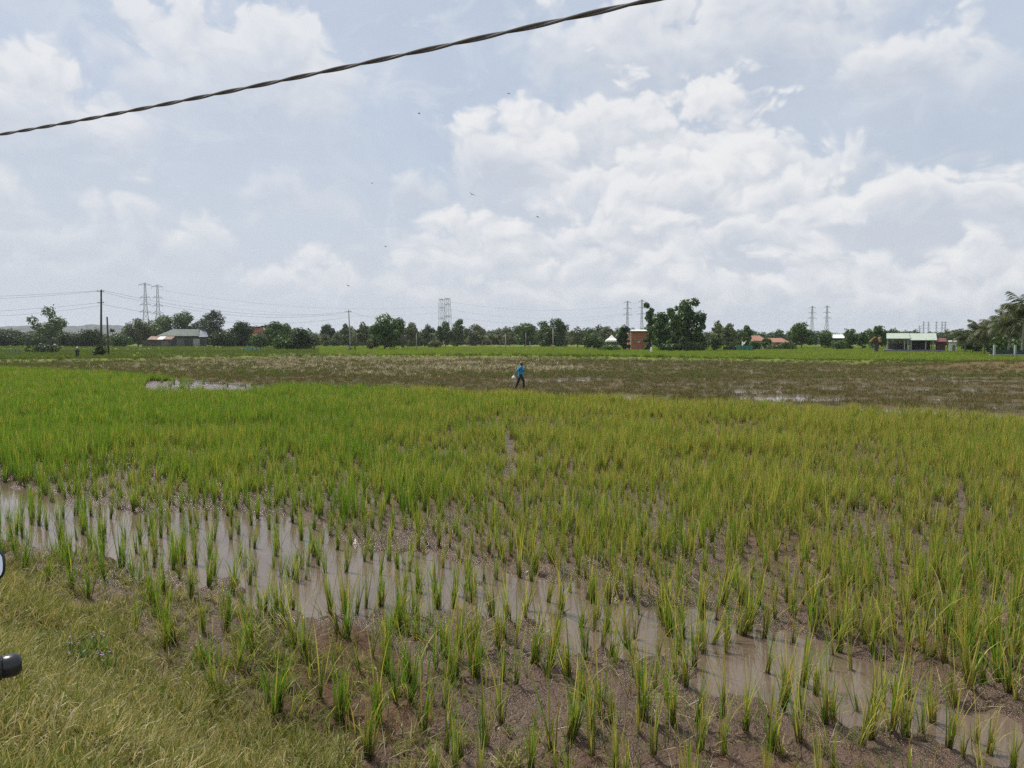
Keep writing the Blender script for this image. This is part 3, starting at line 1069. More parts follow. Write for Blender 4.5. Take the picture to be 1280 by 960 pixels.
# ------------------------------------------------------------------ rice: 300 plants, then the rest as one mass
NV = 16
rice_leaf, rice_stem, rice_n = [], [], []
for i in range(NV):
    g = np.random.default_rng(100 + i)
    n = int((5, 7, 9, 11, 13, 16, 20, 25)[i % 8])
    rice_n.append(n)
    w_ = 0.012 + 0.0010 * n
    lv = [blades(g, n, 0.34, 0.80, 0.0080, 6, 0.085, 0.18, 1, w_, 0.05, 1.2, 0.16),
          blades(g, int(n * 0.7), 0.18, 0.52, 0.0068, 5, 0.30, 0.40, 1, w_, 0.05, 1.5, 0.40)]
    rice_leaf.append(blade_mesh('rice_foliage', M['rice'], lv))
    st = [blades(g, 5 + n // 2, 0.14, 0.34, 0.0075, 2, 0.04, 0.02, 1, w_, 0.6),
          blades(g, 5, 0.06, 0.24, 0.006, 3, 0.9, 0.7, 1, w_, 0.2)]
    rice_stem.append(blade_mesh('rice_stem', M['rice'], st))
Ls = land(solo[:, 0], solo[:, 1])
is_hand = np.isin(np.where(mask_solo)[0], np.arange(len(hand)))
spec = []
for i, (x, y) in enumerate(solo):
    yc = (y * math.cos(PITCH) + (CAM_H - 0.2) * math.sin(PITCH))
    fx = x / yc * F_PX / 640                                   # -1 .. 1 across the frame
    if Ls['low'][i] > 0.5:
        zone = 'standing in the puddle'
    elif Ls['verge'][i] > 0.02 or (Ls['s'][i] < 4.6 and x < -1.5):
        zone = 'at the foot of the grass bank'
    elif Ls['s'][i] < 6.6 + 0.16 * x:
        zone = 'in bare mud before the puddle'
    else:
        zone = 'in wet mud beyond the puddle'
    side_ = ('far left', 'left', 'centre left', 'centre right', 'right', 'far right')[int(np.clip((fx + 1) * 3, 0, 5))]
    v = int(RNG.integers(0, NV))
    sc = RNG.uniform(0.62, 1.06)
    if is_hand[i]:
        sc = RNG.uniform(0.84, 1.14)
    hgt_ = 'tall' if sc > 0.98 else ('short' if sc < 0.78 else 'mid-height')
    thick = 'thin' if rice_n[v] < 8 else ('bushy' if rice_n[v] > 15 else 'slim')
    spec.append((hgt_, thick, zone, side_, v, sc, x / y))
classes = {}
for i, q in enumerate(spec):
    classes.setdefault(q[:4], []).append(i)
ORD = ['first', 'second', 'third', 'fourth', 'fifth', 'sixth', 'seventh', 'eighth', 'ninth', 'tenth', 'eleventh', 'twelfth']
for (hgt_, thick, zone, side_, *_r), members in classes.items():
    members.sort(key=lambda i: spec[i][6])
    for r_, i in enumerate(members):
        lab = '%s %s rice clump %s, %s' % (hgt_, thick, zone, side_)
        if len(members) > 1:
            lab += ', leftmost' if r_ == 0 else (', rightmost' if r_ == len(members) - 1 else ', %s along' % ORD[min(r_, 11)])
        x, y = solo[i]
        v, sc = spec[i][4], spec[i][5]
        o = thing('rice_plant', lab, 'rice plant', (x, y, Ls['h'][i] - 0.005), 0, 'rice clumps ' + zone)
        wd = RNG.uniform(0.85, 1.25)
        o.scale = (sc * wd, sc * wd, sc)
        o.rotation_euler = (RNG.normal(0, 0.10), RNG.normal(0, 0.10), RNG.uniform(0, 6.28))
        link_mesh('foliage', rice_leaf[v], o)
        link_mesh('stem', rice_stem[v], o)

protos, NL = [], 6
for i in range(NL):                                   # near
    g = np.random.default_rng(200 + i)
    n = (6, 9, 12, 15, 19, 24)[i]
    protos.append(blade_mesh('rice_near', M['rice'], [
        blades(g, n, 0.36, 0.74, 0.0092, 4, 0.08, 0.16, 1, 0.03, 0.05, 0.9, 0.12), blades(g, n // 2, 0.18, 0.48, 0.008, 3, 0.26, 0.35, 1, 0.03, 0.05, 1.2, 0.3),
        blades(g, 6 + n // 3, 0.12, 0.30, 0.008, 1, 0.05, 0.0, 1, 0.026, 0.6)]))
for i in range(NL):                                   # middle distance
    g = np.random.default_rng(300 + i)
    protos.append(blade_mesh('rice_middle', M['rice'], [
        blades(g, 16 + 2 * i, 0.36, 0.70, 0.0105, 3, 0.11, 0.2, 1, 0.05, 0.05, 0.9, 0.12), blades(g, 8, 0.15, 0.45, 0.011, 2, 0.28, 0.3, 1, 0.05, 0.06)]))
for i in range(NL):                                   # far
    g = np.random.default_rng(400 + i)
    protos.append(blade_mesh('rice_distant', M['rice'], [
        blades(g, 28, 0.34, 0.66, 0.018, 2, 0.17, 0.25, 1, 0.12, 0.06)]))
Lm = land(mass[:, 0], mass[:, 1])
rm = Lm['r']
lod = np.where(rm < 15, 0, np.where(rm < 30, 1, 2))
idx = lod * NL + RNG.integers(0, NL, len(mass))
rot = np.stack([RNG.normal(0, 0.05, len(mass)), RNG.normal(0, 0.05, len(mass)), RNG.uniform(0, 6.28, len(mass))], 1)
tall = 0.74 + 0.75 * (fbm(mass[:, 0] * 0.45, mass[:, 1] * 0.45, 4, 13) - 0.5) + RNG.normal(0, 0.12, len(mass)) + 0.12 * sstep(rm, 25, 40)
scl = np.clip(tall, 0.45, 1.25)
scatter('rice_crop', np.column_stack([mass, Lm['h'] - 0.01]), rot, scl, idx, protos,
        'dense green and yellowing rice crop filling the flooded field behind the puddle', 'rice crop')

# ------------------------------------------------------------------ grass of the bank, litter, stubble, far green strips
def sample(n, x0, x1, y0, y1):
    return RNG.uniform(x0, x1, n), RNG.uniform(y0, y1, n)


vp = []
for i in range(6):
    g = np.random.default_rng(500 + i)
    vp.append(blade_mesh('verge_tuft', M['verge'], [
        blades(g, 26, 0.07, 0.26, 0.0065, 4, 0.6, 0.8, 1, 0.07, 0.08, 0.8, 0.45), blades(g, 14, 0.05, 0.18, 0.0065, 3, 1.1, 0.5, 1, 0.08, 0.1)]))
# grass grows all over the bank, to both sides of the frame
t_ = np.concatenate([RNG.uniform(-11.5, 9.0, 32000), RNG.uniform(-30, -11.5, 14000), RNG.uniform(9, 16, 5000)])
s_ = RNG.uniform(0.3, 5.0, 51000)
tx, ty = -RN[1], RN[0]
x_, y_ = s_ * RN[0] + t_ * tx * -1, s_ * RN[1] + t_ * ty * -1
x_, y_ = s_ * RN[0] - t_ * RN[1] * -1, s_ * RN[1] + t_ * RN[0] * -1
Lv = land(x_, y_)
pv = np.maximum(np.clip(Lv['verge'], 0, 1) ** 0.8, 0.16 * (s_ < 4.5) * (Lv['low'] < 0.3) * sstep(fbm(x_ * 1.7, y_ * 1.7, 3, 36), 0.40, 0.62)) * (0.45 + 0.55 * sstep(fbm(x_ * 1.3, y_ * 1.3, 3, 33), 0.3, 0.6))
ok = (RNG.random(len(x_)) < pv) & (np.hypot(x_, y_) > 1.0)
x_, y_, hz = x_[ok], y_[ok], Lv['h'][ok]
nn = len(x_)
# wind-laid: tufts lean to one side together
lean_dir = 0.35 * (fbm(x_ * 0.6, y_ * 0.6, 2, 35))
rot = np.stack([RNG.normal(-0.30, 0.25, nn), RNG.normal(0.35, 0.3, nn) + lean_dir, RNG.uniform(0, 6.28, nn)], 1)
size = RNG.uniform(0.55, 1.15, nn) * (0.75 + 0.6 * fbm(x_ * 0.9, y_ * 0.9, 3, 37))
scatter('bank_grass', np.column_stack([x_, y_, hz - 0.01]), rot, size, RNG.integers(0, 6, nn), vp, 'dry yellow-green grass covering the bank in the lower left corner', 'grass')

lt = []
for i in range(5):
    g = np.random.default_rng(600 + i)
    lt.append(blade_mesh('litter', M['straw'] if i % 2 else M['stubble'], [blades(g, 3, 0.08, 0.28, 0.0055, 3, 1.45, 0.1, 1, 0.05, 0.1)]))
t_ = RNG.uniform(-10.5, 7.0, 900)
s_ = RNG.uniform(0.6, 3.9, 900)
x_, y_ = s_ * RN[0] + t_ * RN[1], s_ * RN[1] - t_ * RN[0]
Lv = land(x_, y_)
wx, wy = (-3.0, 4.4)
near_w = np.exp(-((x_ - wx) ** 2 + (y_ - wy) ** 2) / 1.2)
ok = (Lv['verge'] > 0.6) & (RNG.random(900) < 0.10 + 0.75 * near_w + 0.25 * sstep(fbm(x_ * 0.9, y_ * 0.9, 3, 161), 0.55, 0.65))
x_, y_, hz = x_[ok], y_[ok], Lv['h'][ok]
nn = len(x_)
wk = []
for i in range(3):
    g = np.random.default_rng(660 + i)
    wk.append(blade_mesh('broad_weed', M['weed'], [blades(g, 22, 0.05, 0.17, 0.020, 3, 0.85, 0.6, 1, 0.07, 0.05)]))
scatter('bank_weeds', np.column_stack([x_, y_, hz]), np.stack([RNG.normal(0, 0.2, nn), RNG.normal(0, 0.2, nn), RNG.uniform(0, 6.28, nn)], 1),
        RNG.uniform(0.6, 1.25, nn), RNG.integers(0, 3, nn), wk, 'bright broad-leaved weeds growing through the dry bank grass', 'weeds')
t_ = RNG.uniform(-10.5, 7.0, 2600)
s_ = RNG.uniform(0.5, 4.0, 2600)
x_, y_ = s_ * RN[0] + t_ * RN[1], s_ * RN[1] - t_ * RN[0]
Lv = land(x_, y_)
ok = (Lv['verge'] > 0.3) & (RNG.random(2600) < 0.15 + 0.85 * sstep(fbm(x_ * 0.8, y_ * 0.8, 3, 163), 0.48, 0.62))
x_, y_, hz = x_[ok], y_[ok], Lv['h'][ok]
nn = len(x_)
scatter('dead_stalks', np.column_stack([x_, y_, hz + 0.06]), np.stack([RNG.normal(0.3, 0.35, nn), RNG.normal(0, 0.35, nn), RNG.uniform(0, 6.28, nn)], 1),
        RNG.uniform(0.35, 0.75, nn), RNG.integers(0, 5, nn), lt, 'pale dead stalks lying loose on the grass bank', 'straw')
# dead leaves and bits of straw on the mud
x_, y_ = sample(15000, -14, 14, 4.5, 18)
Lv = land(x_, y_)
ok = (np.abs(x_) < 0.75 * y_ + 0.5) & (Lv['low'] < 0.4) & (Lv['s'] > 3.0) & (RNG.random(len(x_)) < 0.45 + 0.55 * sstep(fbm(x_ * 1.2, y_ * 1.2, 3, 39), 0.45, 0.65))
x_, y_, hz = x_[ok], y_[ok], Lv['h'][ok]
nn = len(x_)
scatter('straw_litter', np.column_stack([x_, y_, hz + 0.008]), np.stack([RNG.normal(0, 0.12, nn), RNG.normal(0, 0.12, nn), RNG.uniform(0, 6.28, nn)], 1),
        RNG.uniform(0.5, 1.1, nn), RNG.integers(0, 5, nn), lt, 'dead leaves and straw scraps lying on the bare mud', 'litter')

# short weeds/regrowth between the clumps
wp = []
for i in range(4):
    g = np.random.default_rng(640 + i)
    wp.append(blade_mesh('seedling', M['rice'], [blades(g, 7, 0.08, 0.36, 0.006, 3, 0.28, 0.4, 1, 0.03, 0.08, 0.8, 0.2)]))
x_, y_ = sample(24000, -22, 22, 4.6, 26)
Lv = land(x_, y_)
ok = (np.abs(x_) < 0.75 * y_ + 0.5) & (Lv['low'] < 0.6) & (Lv['s'] > 3.3) & (RNG.random(len(x_)) < 0.28 + 0.7 * sstep(fbm(x_ * 0.9, y_ * 0.9, 3, 43), 0.44, 0.62))
x_, y_, hz = x_[ok], y_[ok], Lv['h'][ok]
nn = len(x_)
scatter('rice_regrowth', np.column_stack([x_, y_, hz - 0.005]), np.stack([RNG.normal(0, 0.15, nn), RNG.normal(0, 0.15, nn), RNG.uniform(0, 6.28, nn)], 1),
        RNG.uniform(0.6, 1.3, nn), RNG.integers(0, 4, nn), wp, 'thin low shoots and weeds between the rice clumps', 'weeds')

# stubble field
sp = []
for i in range(5):
    g = np.random.default_rng(700 + i)
    sp.append(blade_mesh('stubble_tuft', M['stubble'], [blades(g, 30, 0.06, 0.26, 0.014, 2, 0.45, 0.3, 1, 0.20, 0.3)]))
Ys = []
x_, y_ = [], []
for (ya, yb, dn) in ((22, 45, 10.0), (45, 70, 6.0), (70, 110, 3.2), (110, 200, 1.3)):
    area = (yb - ya) * 2 * 0.74 * yb
    n = int(area * dn)
    a, b = RNG.uniform(-0.74 * yb, 0.74 * yb, n), RNG.uniform(ya, yb, n)
    kk = np.abs(a) < 0.74 * b + 1
    x_.append(a[kk])
    y_.append(b[kk])
x_, y_ = np.concatenate(x_), np.concatenate(y_)
Lv = land(x_, y_)
ok = Lv['stub'] & (Lv['low'] < 0.5) & (RNG.random(len(x_)) < 0.60 + 0.40 * sstep(fbm(x_ * 0.25, y_ * 0.6, 3, 45), 0.36, 0.6))
x_, y_, hz = x_[ok], y_[ok], Lv['h'][ok]
nn = len(x_)
scatter('rice_stubble', np.column_stack([x_, y_, hz - 0.01]), np.stack([RNG.normal(0, 0.2, nn), RNG.normal(0, 0.2, nn), RNG.uniform(0, 6.28, nn)], 1),
        RNG.uniform(0.6, 1.25, nn) * (1 + 0.5 * sstep(y_, 60, 150)), RNG.integers(0, 5, nn), sp, 'brown rice stubble covering the muddy field around the farmer', 'stubble')
# pale piles of cut straw in the stubble
st2 = []
for i in range(4):
    g = np.random.default_rng(740 + i)
    st2.append(blade_mesh('straw_wisp', M['straw'], [blades(g, 14, 0.14, 0.50, 0.034, 2, 0.95, 0.4, 1, 0.18, 0.2)]))
sc_poly = gp([(150, 455), (262, 449), (430, 447.5), (660, 449), (665, 464), (600, 475), (480, 473), (400, 470), (280, 466), (170, 460)])
bb = np.array(sc_poly)
x_, y_ = sample(30000, bb[:, 0].min() - 4, bb[:, 0].max() + 8, bb[:, 1].min() - 4, bb[:, 1].max())
soft_in = sstep(sdf(x_ + (fbm(x_ * 0.08, y_ * 0.08, 3, 46) - 0.5) * 22, y_ + (fbm(x_ * 0.1, y_ * 0.1, 3, 48) - 0.5) * 16, sc_poly), -5, 9)
ok = RNG.random(len(x_)) < soft_in * (0.04 + 0.50 * sstep(fbm(x_ * 0.16, y_ * 0.4, 4, 47), 0.44, 0.66))
x_, y_ = x_[ok], y_[ok]
hz = land_z(x_, y_)
nn = len(x_)
scatter('cut_straw', np.column_stack([x_, y_, hz]), np.stack([RNG.normal(0, 0.3, nn), RNG.normal(0, 0.3, nn), RNG.uniform(0, 6.28, nn)], 1),
        RNG.uniform(0.5, 1.15, nn), RNG.integers(0, 4, nn), st2, 'bleached cut straw strewn over the far stubble left of the farmer', 'straw')

# dikes and far fields: rough grass and young rice
gpz = []
for i in range(4):
    g = np.random.default_rng(760 + i)
    gpz.append(blade_mesh('dike_tuft', M['bankgrass'], [blades(g, 26, 0.20, 0.60, 0.05, 2, 0.35, 0.5, 1, 0.35, 0.2)]))
for i in range(3):
    g = np.random.default_rng(770 + i)
    gpz.append(blade_mesh('far_rice_tuft', M['farrice'], [blades(g, 26, 0.20, 0.50, 0.05, 2, 0.25, 0.3, 1, 0.45, 0.2)]))
x_, y_ = [], []
for (ya, yb, dn) in ((60, 130, 1.6), (130, 220, 1.0), (220, 330, 0.45)):
    n = int((yb - ya) * 2 * 0.76 * yb * dn)
    a, b = RNG.uniform(-0.76 * yb, 0.76 * yb, n), RNG.uniform(ya, yb, n)
    kk = np.abs(a) < 0.76 * b + 1
    x_.append(a[kk])
    y_.append(b[kk])
x_, y_ = np.concatenate(x_), np.concatenate(y_)
Lv = land(x_, y_)
is_far = (~Lv['stub']) & (Lv['rice'] < -1)
pick_d = RNG.random(len(x_)) < np.clip(Lv['dike'] * 1.6, 0, 1)
tang = x_ / y_
farr = is_far & ~pick_d & (tang > -0.25)
green_in = Lv['stub'] * (0.20 + 0.55 * sstep(fbm(x_ * 0.05 + 3, y_ * 0.12, 3, 153), 0.46, 0.62) + 0.35 * sstep(-tang, 0.35, 0.6)) * (Lv['low'] < 0.3)
prob = np.where(pick_d, 1.0, np.where(Lv['stub'], green_in, 0) + np.where(is_far, np.where(tang > -0.25, 0.75, 0.25 + 0.5 * sstep(fbm(x_ * .02, y_ * .08, 3, 49), 0.4, 0.6)), 0))
ok = RNG.random(len(x_)) < prob
idx = np.where(farr, 4 + RNG.integers(0, 3, len(x_)), RNG.integers(0, 4, len(x_)))[ok]
x_, y_, hz = x_[ok], y_[ok], Lv['h'][ok]
nn = len(x_)
scatter('field_grass', np.column_stack([x_, y_, hz - 0.03]), np.stack([RNG.normal(0, 0.1, nn), RNG.normal(0, 0.1, nn), RNG.uniform(0, 6.28, nn)], 1),
        RNG.uniform(0.6, 1.2, nn) * np.where(Lv['stub'][ok], 0.55, 1.0), idx, gpz, 'green grass dikes and bright young rice in front of the tree line', 'grass')

# ------------------------------------------------------------------ trees
def leaf_cloud(g, lobes, n, size, squash=0.62):
    vol = np.array([l[1][0] * l[1][1] * l[1][2] for l in lobes]) ** 0.6
    which = g.choice(len(lobes), n, p=vol / vol.sum())
    c = np.array([l[0] for l in lobes])[which]
    r_ = np.array([l[1] for l in lobes])[which]
    d = g.normal(0, 1, (n, 3))
    d /= np.linalg.norm(d, axis=1, keepdims=True)
    rad = 0.30 + 0.58 * g.random(n) ** 0.5 + np.abs(g.normal(0, 0.17, n))
    p = c + d * r_ * rad[:, None]
    p[:, 2] = np.maximum(p[:, 2], size * 0.4)
    nrm = d * 0.9 + g.normal(0, 0.6, (n, 3)) + np.array([0, 0, 0.25])
    nrm /= np.linalg.norm(nrm, axis=1, keepdims=True)
    a = np.cross(nrm, g.normal(0, 1, (n, 3)))
    a /= np.linalg.norm(a, axis=1, keepdims=True) + 1e-9
    b = np.cross(nrm, a)
    s1 = (size * g.uniform(0.55, 1.3, n))[:, None]
    s2 = s1 * squash
    bend = nrm * s1 * 0.18
    V_ = np.stack([p - a * s1, p - b * s2 + bend, p + a * s1, p + b * s2 + bend], 1).reshape(-1, 3)
    F_ = np.arange(n * 4).reshape(-1, 4)
    t = np.repeat(g.random(n), 4)
    return V_, F_, t, np.full(n * 4, 0.5)


def crown_lobes(g, kind, W, H):
    lobes = []
    hw = W / 2
    if kind == 'bush':
        for i in range(9):
            a = g.uniform(0, 6.28)
            q = g.random() ** 0.5 * hw * 0.68
            rz = H * g.uniform(0.26, 0.42)
            lobes.append(((q * math.cos(a), q * math.sin(a) * 0.7, rz + (H - 2 * rz) * g.uniform(0.0, 1.0) * (1 - (q / hw) ** 2)), (hw * g.uniform(.30, .48), hw * g.uniform(.28, .42), rz)))
    elif kind == 'tall':
        nl = int(16 + 1.2 * W)
        for i in range(nl):
            z = H * (0.06 + 0.88 * (i + g.random()) / nl)
            q = hw * 0.66 * g.random() ** 0.5
            a = g.uniform(0, 6.28)
            k_ = 1.0 if z < 0.75 * H else 0.8
            rr_ = hw * g.uniform(0.24, 0.44) * k_
            lobes.append(((q * math.cos(a), q * math.sin(a), min(z, H - rr_ * 0.9)), (rr_, rr_, rr_ * 1.05)))
    elif kind == 'spread':
        for i in range(11):
            a = g.uniform(0, 6.28)
            q = hw * 0.74 * g.random() ** 0.5
            z = H * g.uniform(0.32, 0.90) * (1 - 0.25 * (q / hw))
            rr_ = hw * g.uniform(0.20, 0.36)
            lobes.append(((q * math.cos(a), q * math.sin(a), z), (rr_, rr_, rr_ * 0.85)))
        lobes.append(((0, 0, H * 0.86), (hw * 0.30, hw * 0.3, H * 0.13)))
        lobes.append(((0, 0, H * 0.40), (hw * 0.62, hw * 0.6, H * 0.22)))
    else:
        for i in range(22):
            a = g.uniform(0, 6.28)
            q = hw * 0.72 * g.random() ** 0.5
            ztop = H * (0.86 - 0.30 * (q / hw) ** 2)
            z = H * 0.15 + (ztop - H * 0.15) * g.random() ** 0.8
            rr_ = hw * g.uniform(0.18, 0.36)
            lobes.append(((q * math.cos(a), q * math.sin(a), z), (rr_, rr_, min(rr_, H * 0.22))))
        lobes.append(((0, 0, H * 0.84), (hw * 0.40, hw * 0.4, H * 0.16)))
    return lobes


def make_tree(name, label, cat, base, W, H, kind, mat, seed, leaf=None, dens=1.0, group=None):
    g = np.random.default_rng(seed)
    t = thing(name, label, cat, (base[0], base[1], base[2]), 0, group)
    lobes = crown_lobes(g, kind, W, H)
    n = int(np.clip(W * H * (30 if kind != 'bush' else 36), 600, 5200) * dens)
    leaf = leaf or (0.27 + 0.011 * H)
    v, f, ti, hg = leaf_cloud(g, lobes, n, leaf)
    top = v[:, 2].max()
    v[:, 2] *= H / top
    ext = np.abs(v[:, 0]).max()
    v[:, 0] *= (W / 2) / ext
    me = np_mesh('crown', v, f, {'tint': ti, 'hgt': hg})
    link_mesh('crown', me, t, mat)
    m = MB()
    tr = max(0.10, 0.022 * H)
    th = H * (0.45 if kind != 'bush' else 0.5)
    bend = g.normal(0, 0.03 * H, 2)
    spine = [(bend[0] * q * q, bend[1] * q * q, th * q) for q in (-0.02, 0.3, 0.65, 1.0)]
    m.tube(spine, [tr * 1.25, tr, tr * 0.8, tr * 0.5], 7)
    for l in sorted(lobes, key=lambda l: -l[1][0])[:6]:
        s0 = spine[int(g.integers(1, 4))]
        e_ = Vector(l[0])
        mid_ = (Vector(s0) + e_) / 2 + Vector((0, 0, 0.06 * H))
        m.tube([s0, mid_, e_], [tr * 0.45, tr * 0.3, tr * 0.12], 5)
    m.build('trunk', M['bark'], t, True)
    return t


